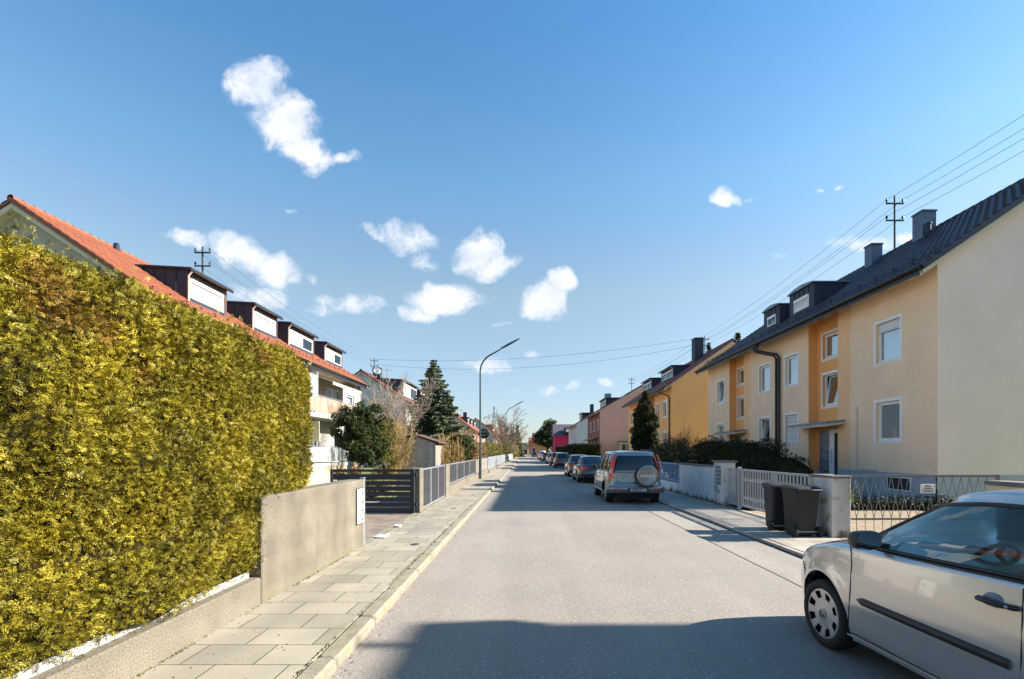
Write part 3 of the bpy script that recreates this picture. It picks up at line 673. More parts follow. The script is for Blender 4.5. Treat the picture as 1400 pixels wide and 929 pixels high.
# ================================================================ HOUSES
def wall_holes(mb, pt, u0, u1, w0, w1, holes, depth, mi=0, mr=None):
    us = sorted({u0, u1}|{h[0] for h in holes}|{h[1] for h in holes}); ws = sorted({w0, w1}|{h[2] for h in holes}|{h[3] for h in holes})
    us = [u for u in us if u0-1e-6 <= u <= u1+1e-6]; ws = [w for w in ws if w0-1e-6 <= w <= w1+1e-6]
    for a, b in zip(us, us[1:]):
        for c, d in zip(ws, ws[1:]):
            um, wm = (a+b)/2, (c+d)/2
            if any(h[0] < um < h[1] and h[2] < wm < h[3] for h in holes): continue
            mb.quad(pt(a,c,0), pt(b,c,0), pt(b,d,0), pt(a,d,0), mi)
    for (a, b, c, d) in holes:
        q = mr if mr is not None else mi
        mb.quad(pt(a,c,0), pt(b,c,0), pt(b,c,-depth), pt(a,c,-depth), q); mb.quad(pt(a,d,0), pt(b,d,0), pt(b,d,-depth), pt(a,d,-depth), q)
        mb.quad(pt(a,c,0), pt(a,d,0), pt(a,d,-depth), pt(a,c,-depth), q); mb.quad(pt(b,c,0), pt(b,d,0), pt(b,d,-depth), pt(b,c,-depth), q)
def pbox(mb, pt, u0, u1, w0, w1, d0, d1, mi=0):
    return mb.box(pt(u0, w0, d0), pt(u1, w1, d1), mi)
def window(parent, pt, u0, u1, w0, w1, style='plain', band=.1, detail=True, split=False, fm=None):
    """outer rect includes the painted band; styles: plain, curtain, half, shut, tilt"""
    fm = fm or M_frame
    a, b, c, d = u0+band, u1-band, w0+band, w1-band
    mb = MB()
    if band > .01:
        e = .018
        pbox(mb, pt, u0, a, w0, w1, .002, e); pbox(mb, pt, b, u1, w0, w1, .002, e); pbox(mb, pt, a, b, w0, c, .002, e); pbox(mb, pt, a, b, d, w1, .002, e)
    f = .055; D0, D1 = -.17, -.10
    pbox(mb, pt, a+.001, a+f, c, d, D0, D1); pbox(mb, pt, b-f, b-.001, c, d, D0, D1); pbox(mb, pt, a+f, b-f, c, c+f, D0, D1); pbox(mb, pt, a+f, b-f, d-f, d, D0, D1)
    if split: pbox(mb, pt, (a+b)/2-.045, (a+b)/2+.045, c+f, d-f, D0, D1)
    win = mb.build('window', fm, parent)
    if detail:
        q = MB(); pbox(q, pt, a-.03, b+.03, c-.035, c-.002, -.098, .05); q.build('sill', M_frame if fm is M_frame else fm, win)
    q = MB(); q.quad(pt(a+.02,c+.02,-.31), pt(b-.02,c+.02,-.31), pt(b-.02,d-.02,-.31), pt(a+.02,d-.02,-.31)); 
    if style == 'shut':
        q = MB(); pbox(q, pt, a+f*.6, b-f*.6, c+.01, d-.02, -.098, -.075); q.build('roller_shutter', M_sash, win); return win
    # dim room box behind the pane
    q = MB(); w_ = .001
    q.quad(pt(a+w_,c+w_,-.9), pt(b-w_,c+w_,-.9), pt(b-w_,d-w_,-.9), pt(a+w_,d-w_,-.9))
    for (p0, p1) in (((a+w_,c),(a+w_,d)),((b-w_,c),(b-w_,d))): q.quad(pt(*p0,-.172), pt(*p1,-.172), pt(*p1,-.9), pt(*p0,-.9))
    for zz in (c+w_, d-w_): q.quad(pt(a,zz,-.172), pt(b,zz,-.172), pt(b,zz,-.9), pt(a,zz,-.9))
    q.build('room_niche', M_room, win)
    if style in ('curtain', 'net', 'half', 'curtain_shut'):
        n = 26; V_ = []; lo_ = c+.04 if style != 'half' else c+(d-c)*.45
        for i in range(n+1):
            u = a+.06+(b-a-.12)*i/n; dd = -.24-.02*math.sin(i*1.9)-.008*math.sin(i*4.1)
            V_ += [pt(u, lo_, dd), pt(u, d-.05, dd)]
        MB().add(V_, [(2*i,2*i+2,2*i+3,2*i+1) for i in range(n)], 0, True).build('curtain', M_curt if 'curtain' in style else M_curtw, win)
    if style == 'curtain_shut':
        q = MB(); pbox(q, pt, a+f*.6, b-f*.6, d-(d-c)*.24, d-.02, -.098, -.075); q.build('roller_shutter', M_sash, win)
    if style == 'tilt':
        q = MB(); k = .10
        def tp(u, w, dd): return pt(u, w, -.09-dd-(w-c)/(d-c)*k*1.8)
        g = .06
        for (x0, x1, z0, z1) in ((a+f,a+f+g,c+f,d-f),(b-f-g,b-f,c+f,d-f),(a+f+g,b-f-g,c+f,c+f+g),(a+f+g,b-f-g,d-f-g,d-f)):
            vs = [tp(x0,z0,0),tp(x1,z0,0),tp(x1,z1,0),tp(x0,z1,0),tp(x0,z0,.05),tp(x1,z0,.05),tp(x1,z1,.05),tp(x0,z1,.05)]
            q.add(vs, [(0,1,2,3),(4,5,6,7),(0,1,5,4),(1,2,6,5),(2,3,7,6),(3,0,4,7)])
        sash = q.build('tilted_sash', fm, win)
        q = MB(); q.quad(tp(a+f+g,c+f+g,.025), tp(b-f-g,c+f+g,.025), tp(b-f-g,d-f-g,.025), tp(a+f+g,d-f-g,.025)); q.build('pane', M_glass, win)
    else:
        g = .045
        q = MB(); segs = [(a+f,b-f)] if not split else [(a+f,(a+b)/2-.045),((a+b)/2+.045,b-f)]
        for (x0, x1) in segs:
            pbox(q, pt, x0, x0+g, c+f, d-f, -.155, -.09); pbox(q, pt, x1-g, x1, c+f, d-f, -.155, -.09); pbox(q, pt, x0+g, x1-g, c+f, c+f+g, -.155, -.09); pbox(q, pt, x0+g, x1-g, d-f-g, d-f, -.155, -.09)
        q.build('sash', fm, win)
        q = MB()
        for (x0, x1) in segs: q.quad(pt(x0+g,c+f+g,-.125), pt(x1-g,c+f+g,-.125), pt(x1-g,d-f-g,-.125), pt(x0+g,d-f-g,-.125))
        q.build('pane', M_glass, win)
    return win
def tiles(mb, s, Xa, za, Xb, zb, Y0, Y1, row=.34, colw=.30, amp=.02, step=.035, mi=0, sub=6):
    """a slope of interlocking tiles from the eave (Xa, za) to the ridge (Xb, zb) as relief"""
    L = math.hypot(Xb-Xa, zb-za); nr = max(2, round(L/row)); nx = (-(zb-za)/L, (Xb-Xa)/L)
    if nx[1] < 0: nx = (-nx[0], -nx[1])
    nc = max(1, round(abs(Y1-Y0)/colw)); ys = []
    prof = [0, .35, .85, 1, .85, .35][:sub] if sub == 6 else [0, 1]
    hs = []
    for c in range(nc):
        for k in range(len(prof)): ys.append(Y0+(Y1-Y0)*(c+k/len(prof))/nc); hs.append(prof[k]*amp)
    ys.append(Y1); hs.append(0)
    V_ = []; m = len(ys)
    for r in range(nr):
        for (t, h) in ((r/nr, step), ((r+1)/nr, .004)):
            for y, hh in zip(ys, hs):
                V_.append((s*(Xa+(Xb-Xa)*t+nx[0]*(h+hh)), y, za+(zb-za)*t+nx[1]*(h+hh)))
    F_ = [(i*m+j, i*m+j+1, (i+1)*m+j+1, (i+1)*m+j) for i in range(2*nr-1) for j in range(m-1)]
    mb.add(V_, F_, mi)
def house(name, label, cat, s, Xf, Xr, Y0, Y1, ze, zr, segs, roofm, gable, ov=.7, vov=.3, plinth=None, tile=6, chims=(), dorms=(), edge=None, soffit=M_soffit, group=None, rafters=True, guards=False, gutter=M_gutter, gwin=(), grow=.34):
    t = thing(name, label, cat, (s*Xf, Y0, 0), 0, group)
    Xb = 2*Xr-Xf; sl = (zr-ze)/(Xr-Xf+ov); th = .2
    zw = ze+ov*sl-th
    zroof = lambda X: ze+(X-Xf+ov)*sl
    # facade
    mats = []; wm = MB()
    def mi(m):
        if m not in mats: mats.append(m)
        return mats.index(m)
    wins = []; prev = None
    for (y0, y1, inset, m, ws) in segs:
        pt = (lambda ins: lambda u, w, d: (s*(Xf+ins-d), u, w))(inset)
        holes = [(w[0]+.1*w[5], w[1]-.1*w[5], w[2]+.1*w[5], w[3]-.1*w[5]) for w in ws]
        wall_holes(wm, pt, y0, y1, 0, zw+inset*sl, holes, .2, mi(m), mi(m))
        if prev is not None and abs(prev[0]-inset) > 1e-3:
            a, b = sorted((prev[0], inset)); mm = prev[1] if prev[0] < inset else m
            wm.quad((s*(Xf+a), y0, 0), (s*(Xf+b), y0, 0), (s*(Xf+b), y0, zw+b*sl), (s*(Xf+a), y0, zw+a*sl), mi(M_orange if m is M_orange or prev[1] is M_orange else mm))
        prev = (inset, m)
        for w in ws: wins.append((pt, w))
    for (Y, gm) in ((Y0, gable), (Y1, gable)):
        ptg = lambda u, w, d, Y=Y: (s*u, Y+d*(1 if Y == Y1 else -1), w)
        gh = [g for g in gwin] if Y == Y0 else []
        ztop = lambda X: zw+(X-Xf)*sl if X <= Xr else zw+(Xb-X)*sl
        if gh:
            wall_holes(wm, ptg, Xf, Xb, 0, zw-.001, [(g[0]+.1,g[1]-.1,g[2]+.1,g[3]-.1) for g in gh if g[3] < zw], .2, mi(gm))
            wm.add([(s*Xf,Y,zw-.001),(s*Xr,Y,ztop(Xr)),(s*Xb,Y,zw-.001)], [(0,1,2)], mi(gm))
            for g in gh: wins.append((ptg, g))
        else:
            wm.add([(s*Xf,Y,0),(s*Xf,Y,zw),(s*Xr,Y,ztop(Xr)),(s*Xb,Y,zw),(s*Xb,Y,0)], [(0,1,2,3,4)], mi(gm))
    wm.quad((s*Xb,Y0,0),(s*Xb,Y1,0),(s*Xb,Y1,zw),(s*Xb,Y0,zw), mi(segs[0][3]))
    wm.build('wall', mats, t)
    for (pt, w) in wins: window(t, pt, w[0], w[1], w[2], w[3], w[4], .1*w[5], tile > 2, split=(len(w) > 6 and w[6]), fm=(w[7] if len(w) > 7 else None))
    # roof
    rm = MB(); Xe = Xf-ov; ya, yb = Y0-vov, Y1+vov
    tiles(rm, s, Xe-.02, ze, Xr, zr, ya, yb, sub=tile, colw=.3 if tile == 6 else .6, row=grow)
    tiles(rm, s, 2*Xr-Xe+.02, ze, Xr, zr, ya, yb, sub=2, colw=.6)
    rm.add([(s*Xe,ya,ze-.01),(s*Xr,ya,zr-.01),(s*(2*Xr-Xe),ya,ze-.01),(s*(2*Xr-Xe),ya,ze-.09),(s*Xr,ya,zr-.12),(s*Xe,ya,ze-.09),
            (s*Xe,yb,ze-.01),(s*Xr,yb,zr-.01),(s*(2*Xr-Xe),yb,ze-.01),(s*(2*Xr-Xe),yb,ze-.09),(s*Xr,yb,zr-.12),(s*Xe,yb,ze-.09)],
           [(0,1,4,5),(1,2,3,4),(6,7,10,11),(7,8,9,10),(0,5,11,6),(2,3,9,8),(0,1,7,6),(1,2,8,7)], 0)
    # verge tiles, one per row, lapping down the edge
    L = math.hypot(Xr-Xe, zr-ze); nr = round(L/grow); ux, uz = (Xr-Xe)/L, (zr-ze)/L
    for side in ((ya,-1),(yb,1)):
        for k in range(nr):
            a = (Xe+ux*L*k/nr, ze+uz*L*k/nr); b_ = (Xe+ux*L*(k+1)/nr, ze+uz*L*(k+1)/nr)
            o0, o1 = .062, .03; y_ = side[0]; y2 = y_+side[1]*.05; y3 = y_-side[1]*.16
            top = [(s*(a[0]-uz*o0), a[1]+ux*o0), (s*(b_[0]-uz*o1), b_[1]+ux*o1)]; bot = [(s*(a[0]+uz*.1), a[1]-ux*.1), (s*(b_[0]+uz*.1), b_[1]-ux*.1)]
            vs = [(top[0][0],y2,top[0][1]),(top[1][0],y2,top[1][1]),(bot[1][0],y2,bot[1][1]),(bot[0][0],y2,bot[0][1]),(top[0][0],y3,top[0][1]),(top[1][0],y3,top[1][1]),(bot[1][0],y_-side[1]*.002,bot[1][1]),(bot[0][0],y_-side[1]*.002,bot[0][1])]
            rm.add(vs, [(0,1,2,3),(0,4,5,1),(0,3,7,4)], 0)
    n = int((yb-ya)/.38)
    for k in range(n):
        y_ = ya+(yb-ya)*k/n; rm.tube([(s*Xr,y_,zr+.015),(s*Xr,y_+(yb-ya)/n+.04,zr+.0)], [.112,.105], 10, 0, cap=False)
    roof = rm.build('roof', roofm, t)
    # soffit board, rafters and fascia
    q = MB()
    q.add([(s*(Xe+.04),ya+.02,ze-.10),(s*Xf,ya+.02,ze-.10+(ov-.04)*sl),(s*Xf,yb-.02,ze-.10+(ov-.04)*sl),(s*(Xe+.04),yb-.02,ze-.10)], [(0,1,2,3)])
    if rafters:
        y_ = Y0+.3
        while y_ < Y1:
            x0, x1 = Xe+.08, Xf-.002; z0 = ze-.10+.04*sl; z1 = ze-.10+(x1-Xe-.04)*sl
            q.add([(s*x0,y_,z0),(s*x1,y_,z1),(s*x1,y_,z1-.16),(s*(x0+.05),y_,z0-.13),(s*x0,y_,z0-.07),(s*x0,y_+.1,z0),(s*x1,y_+.1,z1),(s*x1,y_+.1,z1-.16),(s*(x0+.05),y_+.1,z0-.13),(s*x0,y_+.1,z0-.07)],
                  [(0,1,2,3,4),(5,6,7,8,9),(3,2,7,8),(4,3,8,9),(0,4,9,5)])
            y_ += .85
    # barge boards below the verge
    for (y_, sg) in ((ya+.03, 1), (yb-.03, -1)):
        for (xa, za, xb, zb) in ((Xe, ze, Xr, zr),(2*Xr-Xe, ze, Xr, zr)):
            q.add([(s*xa,y_,za-.12),(s*xb,y_,zb-.14),(s*xb,y_,zb-.32),(s*xa,y_,za-.26),(s*xa,y_+sg*.03,za-.12),(s*xb,y_+sg*.03,zb-.14),(s*xb,y_+sg*.03,zb-.32),(s*xa,y_+sg*.03,za-.26)],
                  [(0,1,2,3),(4,5,6,7),(0,1,5,4),(3,2,6,7),(0,3,7,4)])
            # verge soffit to the wall
            q.quad((s*xa,y_,za-.25),(s*xb,y_,zb-.31),(s*xb,y_+sg*vov,zb-.31),(s*xa,y_+sg*vov,za-.25))
    q.build('eaves_board', soffit, t)
    # gutter
    q = MB(); V_ = []
    for y_ in (ya, yb):
        for k in range(7): a = math.pi*k/6; V_.append((s*(Xe-.055+.075*math.cos(a)), y_, ze-.0-.085*math.sin(a)))
    q.add(V_, [(k,k+1,k+8,k+7) for k in range(6)], 0, True); q.quad((s*(Xe-.01),ya,ze-.005),(s*(Xe-.01),yb,ze-.005),(s*(Xe+.0),yb,ze-.12),(s*(Xe+.0),ya,ze-.12))
    q.add(V_[:7], [tuple(range(7))]).add(V_[7:], [tuple(range(7))])
    q.box((s*(Xe+.005),ya+.01,ze-.30),(s*(Xe+.035),yb-.01,ze-.095)) if s < 0 else q.box((s*(Xe+.005),ya+.01,ze-.2),(s*(Xe+.03),yb-.01,ze-.095))
    q.build('gutter', gutter, t)
    if guards:
        q = MB(); X1 = Xe+.55; z1 = zroof(X1)+.05
        for h in (.06,.12,.18): q.tube([(s*(X1-h*.3),ya+.1,z1+h),(s*(X1-h*.3),yb-.1,z1+h)], .009, 4)
        y_ = ya+.2
        while y_ < yb: q.box((s*(X1-.02),y_,z1-.03),(s*(X1+.02),y_+.03,z1+.2)); q.tube([(s*(X1-.05),y_,z1+.18),(s*(X1+.25),y_,z1+.16)], .01, 4); y_ += .85
        q.build('snow_guard', guards, t)
    if plinth:
        q = MB(); pz = plinth[1]
        for (y0, y1, inset, m, ws) in segs:
            if inset > .5: continue
            q.box((s*(Xf+inset-.012),y0+.001,-.05),(s*(Xf+inset+.06),y1-.001,pz))
        q.box((s*(Xf-.012),Y0-.012,-.05),(s*Xb,Y0+.05,pz)); q.build('plinth', plinth[0], t)
    for (y_, w, l, X, top, m) in chims:
        q = MB(); z0 = zroof(X if X <= Xr else 2*Xr-X)-.8
        q.bbox((s*(X-w/2),y_-l/2,z0),(s*(X+w/2),y_+l/2,top-.12),.01,0)
        q.bbox((s*(X-w/2-.05),y_-l/2-.05,top-.118),(s*(X+w/2+.05),y_+l/2+.05,top-.05),.01,0)
        q.bbox((s*(X-w/2+.1),y_-l/2+.1,top-.05),(s*(X+w/2-.1),y_+l/2-.1,top),.01,0)
        for xx in (X-w/2, X+w/2): q.box((s*(xx-.012),y_-l/2-.012,z0),(s*(xx+.012),y_+l/2+.012,top-.125),0)
        q.build('chimney', m, t)
    for dm in dorms: dormer(t, s, zroof, Xr, **dm)
    return t, zroof
def dormer(t, s, zroof, Xr, y0, y1, Xd, zt, style='right', side=M_zinc, win='shut', rise=.0):
    Xq = Xr-.1
    if zroof(Xq) > zt+rise:                # where the flat top meets the slope
        Xq = Xd+(zt+rise-zroof(Xd))/((zroof(Xr)-zroof(Xd))/(Xr-Xd))
    zb = zroof(Xd)-.15; mb = MB()
    prof = [(s*Xd, zb), (s*Xd, zt), (s*(Xq+.2), zt+rise), (s*(Xq+.2), zt+rise-.35), (s*(Xd+.5), zroof(Xd+.5)-.15)]
    for y_ in (y0, y1): mb.add([(p[0], y_, p[1]) for p in prof], [(0,1,2,3,4)])
    mb.quad((s*Xd,y0,zt),(s*Xd,y1,zt),(s*(Xq+.2),y1,zt+rise),(s*(Xq+.2),y0,zt+rise))
    # front with an opening
    pt = lambda u, w, d: (s*(Xd-d), u, w)
    f0, f1 = y0+.22, y1-.22; w0, w1 = zroof(Xd)+.18, zt-.3
    if style == 'right': f0, f1 = y0+.42, y1-.42; w1 = zt-.42
    wall_holes(mb, pt, y0, y1, zb, zt, [(f0, f1, w0, w1)], .12, 0)
    k = y0
    for y_, sg in ((y0, -1), (y1, 1)):      # standing seams on the cheeks
        x = Xd+.42
        while x < Xq:
            mb.box((s*(x-.012),y_,zroof(x)+.02),(s*(x+.012),y_+sg*.03,zt-.0+rise*(x-Xd)/(Xq-Xd))); x += .44
    u = y0+.45
    if style == 'right':
        while u < y1-.2: mb.box((s*(Xd-.025),u-.012,w1+.02),(s*Xd,u+.012,zt)); u += .42
    d = mb.build('dormer', side, t)
    q = MB()
    if style == 'right':
        n = 8; V_ = []
        for xx in (Xd-.1, Xq+.2):
            for k in range(n+1): a = k/n; V_.append((s*xx, y0-.06+(y1-y0+.12)*a, zt+.02+.13*math.sin(math.pi*a)+(rise if xx > Xd else 0)))
        q.add(V_, [(k,k+1,n+2+k,n+1+k) for k in range(n)], 0, True)
        V2 = [(v[0], v[1], zt-.03) for v in V_[:n+1]]; q.add(V_[:n+1]+V2, [(k,k+1,n+2+k,n+1+k) for k in range(n)])
        for j in (0, n): q.quad(V_[j], V_[n+1+j], (V_[n+1+j][0],V_[n+1+j][1],zt+rise-.03), (V_[j][0],V_[j][1],zt-.03))
    else:
        V_ = [(s*(Xd-.25),y0-.1,zt-.03),(s*(Xd-.25),y1+.1,zt-.03),(s*(Xq+.2),y1+.1,zt+rise+.0),(s*(Xq+.2),y0-.1,zt+rise+.0)]
        V_ += [(v[0],v[1],v[2]+.07) for v in V_]
        q.add(V_, [(0,3,2,1),(4,5,6,7),(0,1,5,4),(1,2,6,5),(2,3,7,6),(3,0,4,7)])
    q.build('dormer_roof', M_zincl if style == 'right' else M_zinc, d)
    if style == 'left':
        q = MB(); q.box((s*(Xd-.28),y0-.12,zt-.1),(s*(Xd-.2),y1+.12,zt-.035)); q.build('dormer_gutter', M_gutter, d)
        q = MB(); q.tube([(s*(Xd-.22),y0+.0,zt-.1),(s*(Xd-.06),y0+.03,zt-.26),(s*(Xd-.06),y0+.03,zroof(Xd))], .035, 8); q.build('downpipe', M_soffit, d)
        q = MB(); pbox(q, pt, y0, y1, zt-.26, zt-.02, .002, .02); pbox(q, pt, y0, f0, zb, zt-.262, .002, .02); pbox(q, pt, f1, y1, zb, zt-.262, .002, .02); q.build('fascia', M_brownz, d)
    # window set in the front
    q = MB(); f = .05
    pbox(q, pt, f0, f0+f, w0, w1, -.09, .012); pbox(q, pt, f1-f, f1, w0, w1, -.09, .012); pbox(q, pt, f0+f, f1-f, w0, w0+f, -.09, .012); pbox(q, pt, f0+f, f1-f, w1-.13, w1, -.09, .05)
    if win == 'glass2': pbox(q, pt, (f0+f1)/2-.04, (f0+f1)/2+.04, w0+f, w1-.13, -.09, .012)
    wn_ = q.build('window', M_frame, d)
    if win == 'shut':
        q = MB(); pbox(q, pt, f0+f, f1-f, w0+f, w1-.13, -.05, -.03); q.build('roller_shutter', M_curtw if style == 'left' else M_sash, wn_)
    else:
        q = MB(); pbox(q, pt, f0+f, f1-f, w0+f, w1-.13, -.055, -.05); q.build('pane', M_glass, wn_)
        hs = (w1-w0)
        if win == 'part': q = MB(); pbox(q, pt, f0+f, (f0+f1)/2+.25, w0+f, w1-.13, -.04, -.02); q.build('roller_shutter', M_curtw, wn_)
        q = MB(); pbox(q, pt, f0, f1, w0, w1, -.5, -.4); q.build('room_niche', M_room, wn_)

M_zincc = mat('chimney_zinc', (.085,.12,.175), .5, metal=.3, var=.2, vscale=3)
# ---- right: long cream and orange apartment house
W = lambda a, b, c, d, st='plain', k=1, *r: (a, b, c, d, st, k, *r)
up = (4.58, 6.12); lo_ = (1.93, 3.45)
segsA = [
 (14.95, 19.0, 0, M_cream, [W(16.35,17.68,*up,'curtain_shut'), W(16.35,17.68,*lo_,'plain')]),
 (19.0, 19.75, 0, M_peach, []),
 (19.75, 21.8, .38, M_orange, [W(20.15,21.5,5.42,6.62,'curtain'), W(20.15,21.5,3.45,4.95,'tilt')]),
 (21.8, 24.2, 0, M_cream, [W(22.55,23.85,*up,'curtain'), W(22.55,23.85,*lo_,'shut')]),
 (24.2, 27.45, 0, M_cream, [W(25.15,26.5,*up,'curtain'), W(25.15,26.5,*lo_,'tilt')]),
 (27.45, 28.3, 0, M_peach, []),
 (28.3, 30.3, .38, M_orange, [W(28.95,30.1,5.45,6.55,'plain'), W(28.95,30.1,3.5,4.9,'plain')]),
 (30.3, 33.9, 0, M_cream, [W(31.0,32.3,*up,'tilt'), W(31.0,32.3,*lo_,'half')]),
]
A, zA = house('apartment_house', 'long cream and orange apartment house with dark tiled roof, right foreground', 'building', 1, 12.0, 17.5, 14.95, 33.9, 7.0, 11.2, segsA, M_tile, M_gable,
  plinth=(M_plinth, 1.0), guards=M_tile,
  chims=[(21.9,.55,.55,17.0,11.95,M_zincc), (25.1,.5,.5,17.0,11.85,M_zincc)],
  dorms=[dict(y0=23.7,y1=25.9,Xd=13.3,zt=9.55,win='shut'), dict(y0=26.9,y1=28.7,Xd=13.3,zt=9.45,win='glass')])
# entrance: the bay steps back to a door, letter panel and canopy
for (y0, yl, main) in ((19.78, 21.77, True), (28.33, 30.27, False)):
    d = MB(); X = 12.38
    # deep door niche carved in front of the bay wall: cheeks and head
    d.bbox((X-.055,y0+.12,.45),(X-.004,y0+1.08,2.58),.004); door = d.build('door', M_frame, A)
    q = MB(); q.box((X-.06,y0+.3,.7),(X-.056,y0+.72,2.42)); q.build('door_glass', M_room, door)
    q = MB(); q.tube([(X-.1,y0+.86,1.2),(X-.1,y0+.86,1.75)], .014, 8); q.build('handle', M_galv, door)
    q = MB(); q.bbox((X-.045,y0+1.14,.5),(X-.004,y0+1.8,2.55),.004); lp = q.build('letterbox_panel', M_zincl, A)
    q = MB()
    for k in range(4):
        q.box((X-.05,y0+1.2,.85+k*.4),(X-.046,y0+1.42,.89+k*.4)); q.box((X-.05,y0+1.5,.95+k*.4),(X-.046,y0+1.7,.99+k*.4))
    q.build('letter_slot', M_gutter, lp)
    q = MB(); Xc = 11.35; ya, yb = y0-.45, yl+.5
    V_ = [(12.36,ya,2.78),(Xc,ya,2.64),(Xc,yb,2.64),(12.36,yb,2.78)]; V_ += [(v[0],v[1],v[2]+.09) for v in V_]
    q.add(V_, [(3,2,1,0),(4,5,6,7),(0,1,5,4),(1,2,6,5),(2,3,7,6),(3,0,4,7)]); cp = q.build('canopy', mat('canopy_board', (.55,.52,.47), .7), A)
    q = MB(); V_ = [(12.36,ya-.03,2.873),(Xc-.04,ya-.03,2.733),(Xc-.04,yb+.03,2.733),(12.36,yb+.03,2.873)]; V_ += [(v[0],v[1],v[2]+.06) for v in V_]
    q.add(V_, [(3,2,1,0),(4,5,6,7),(0,1,5,4),(1,2,6,5),(2,3,7,6),(3,0,4,7)]); q.build('canopy_sheet', M_zincl, cp)
    q = MB(); q.bbox((11.0,y0-.1,0),(12.37,yl+.1,.3),.01); q.bbox((11.35,y0,.3),(12.37,yl,.45),.01); q.build('doorstep', M_conc2, A)
for (ya, yb) in ((24.15, 24.15), (24.42, 24.42)):
    q = MB(); q.tube([(11.22,ya+.9,6.9),(11.22,ya+.9,6.72),(11.3,ya+.75,6.55),(11.82,ya+.1,6.28),(11.9,ya,6.1),(11.9,ya,.1)], .06, 10)
    for z in (1.5,3.4,5.3): q.tube([(11.9,ya,z),(11.9,ya,z+.05)], .075, 10)
    q.build('downpipe', M_gutter, A)
q = MB(); q.tube([(11.97,18.55,3.3),(11.97,18.55,1.05),(11.96,17.5,1.05)], .018, 6); q.build('wall_conduit', M_soffit, A)
q = MB(); pg = lambda u, w, d: (u, 14.95-.012-d, w)
for (xa, xb) in ((12.9, 13.9),):
    pbox(q, lambda u,w,d:(12-.012-d,u,w), 15.95, 17.0, .42, .88, .0, .02)
bw = q.build('basement_window', M_frame, A)
q = MB(); q.box((11.965,16.0,.47),(11.96,16.95,.83)); q.build('pane', M_room, bw)
# vents by the chimneys
for (y_, x_) in ((21.5,16.9),(25.2,17.0)):
    q = MB(); q.tube([(x_,y_,zA(x_)-.1),(x_,y_,zA(x_)+.45)], .07, 8); q.tube([(x_,y_,zA(x_)+.45),(x_,y_,zA(x_)+.5)], .1, 8); q.build('vent_pipe', M_zinc, A)

# ---- right, outside the frame: the near neighbour whose ridge throws the shade over the foreground
segsZ = [(-14, -9, 0, M_cream, [W(-12.5,-11.2,*up,'curtain'), W(-12.5,-11.2,*lo_,'plain')]), (-9, -7, .38, M_orange, [W(-8.6,-7.3,3.45,4.95,'plain')]), (-7, 4.94, 0, M_cream, [W(-3,-1.7,*up,'curtain'), W(-3,-1.7,*lo_,'plain'), W(1.2,2.5,*up,'net'), W(1.2,2.5,*lo_,'plain')])]
Z, zZ = house('apartment_house', 'cream apartment house just outside the right edge beside the silver car', 'building', 1, 12.0, 17.5, -14, 4.92, 7.0, 11.2, segsZ, M_tile, M_gable, plinth=(M_plinth, 1.0), tile=2)
MB().tube([(17.5,4.68,11.1),(17.5,4.68,11.55)], .07, 10).build('vent_pipe', M_zinc, Z)

# ---- right: second house, yellow
segsB = [(42.4, 48, 0, M_yellow, [W(43.7,45.2,*up,'curtain'), W(43.7,45.2,*lo_,'net'), W(46.3,47.5,*up,'net'), W(46.3,47.5,*lo_,'plain')]),
 (48, 50, .38, M_orange, [W(48.4,49.6,5.4,6.5,'plain'), W(48.4,49.6,3.5,4.9,'plain')]),
 (50, 60.4, 0, M_yellow, [W(51.5,52.9,*up,'net'), W(51.5,52.9,*lo_,'plain'), W(55,56.4,*up,'plain'), W(55,56.4,*lo_,'shut'), W(58,59.2,*up,'net'), W(58,59.2,*lo_,'plain')])]
B, zB = house('apartment_house', 'yellow ochre house with maroon roof beyond the cream and orange one', 'building', 1, 12.0, 17.0, 42.4, 60.4, 6.95, 10.9, segsB, M_tilem, M_yellow, vov=.12, tile=2,
  chims=[(47.6,.8,.9,15.9,12.2,M_zinc)], dorms=[dict(y0=46.4,y1=50.6,Xd=13.3,zt=9.45,style='left',win='glass2'), dict(y0=54.4,y1=58.4,Xd=13.3,zt=9.45,style='left',win='glass2')])
q = MB(); q.tube([(11.22,43.6,6.9),(11.22,43.6,6.7),(11.85,42.8,6.3),(11.9,42.75,6.1),(11.9,42.75,.1)], .06, 8); q.build('downpipe', M_gutter, B)
# ---- right: pink house
segsC = [(70, 74, 0, M_brownred, [W(71,72.3,4.6,6.1,'net'), W(71,72.3,1.9,3.4,'net')]), (74, 78, 0, M_brownred, [W(75,76.4,4.6,6.1,'net'), W(75,76.4,1.9,3.4,'net')]), (78, 84, 0, M_brownred, [W(79,80.4,4.6,6.1,'net'), W(79,80.4,1.9,3.4,'net')])]
C_, zC = house('row_house', 'old pink rendered house with windowless gable, behind the dark yew', 'building', 1, 10.0, 16.2, 70, 84, 7.0, 10.9, segsC, M_tilem, M_pink, vov=.12, tile=2,
  chims=[(82,.9,.9,13,10.9,M_zincl)], dorms=[dict(y0=76,y1=82,Xd=11.8,zt=9.6,style='left',win='glass2')])
q = MB(); q.bbox((9.2,70.5,3.35),(10.05,83.2,3.5),.01); q.build('canopy', M_dframe, C_)
t = thing('garden_annex', 'small white porch with glazed door against the pink gable', 'porch', (13.4, 68.6, 0))
MB().bbox((12.5,68.6,0),(14.4,69.96,2.9),.02).build('wall', M_white, t); MB().bbox((12.4,68.5,2.905),(14.5,69.97,3.02),.02).build('roof', M_zinc, t)
MB().box((12.8,68.55,.3),(13.25,68.598,2.6)).box((13.45,68.55,.9),(14.1,68.598,2.6)).build('window', M_room, t)
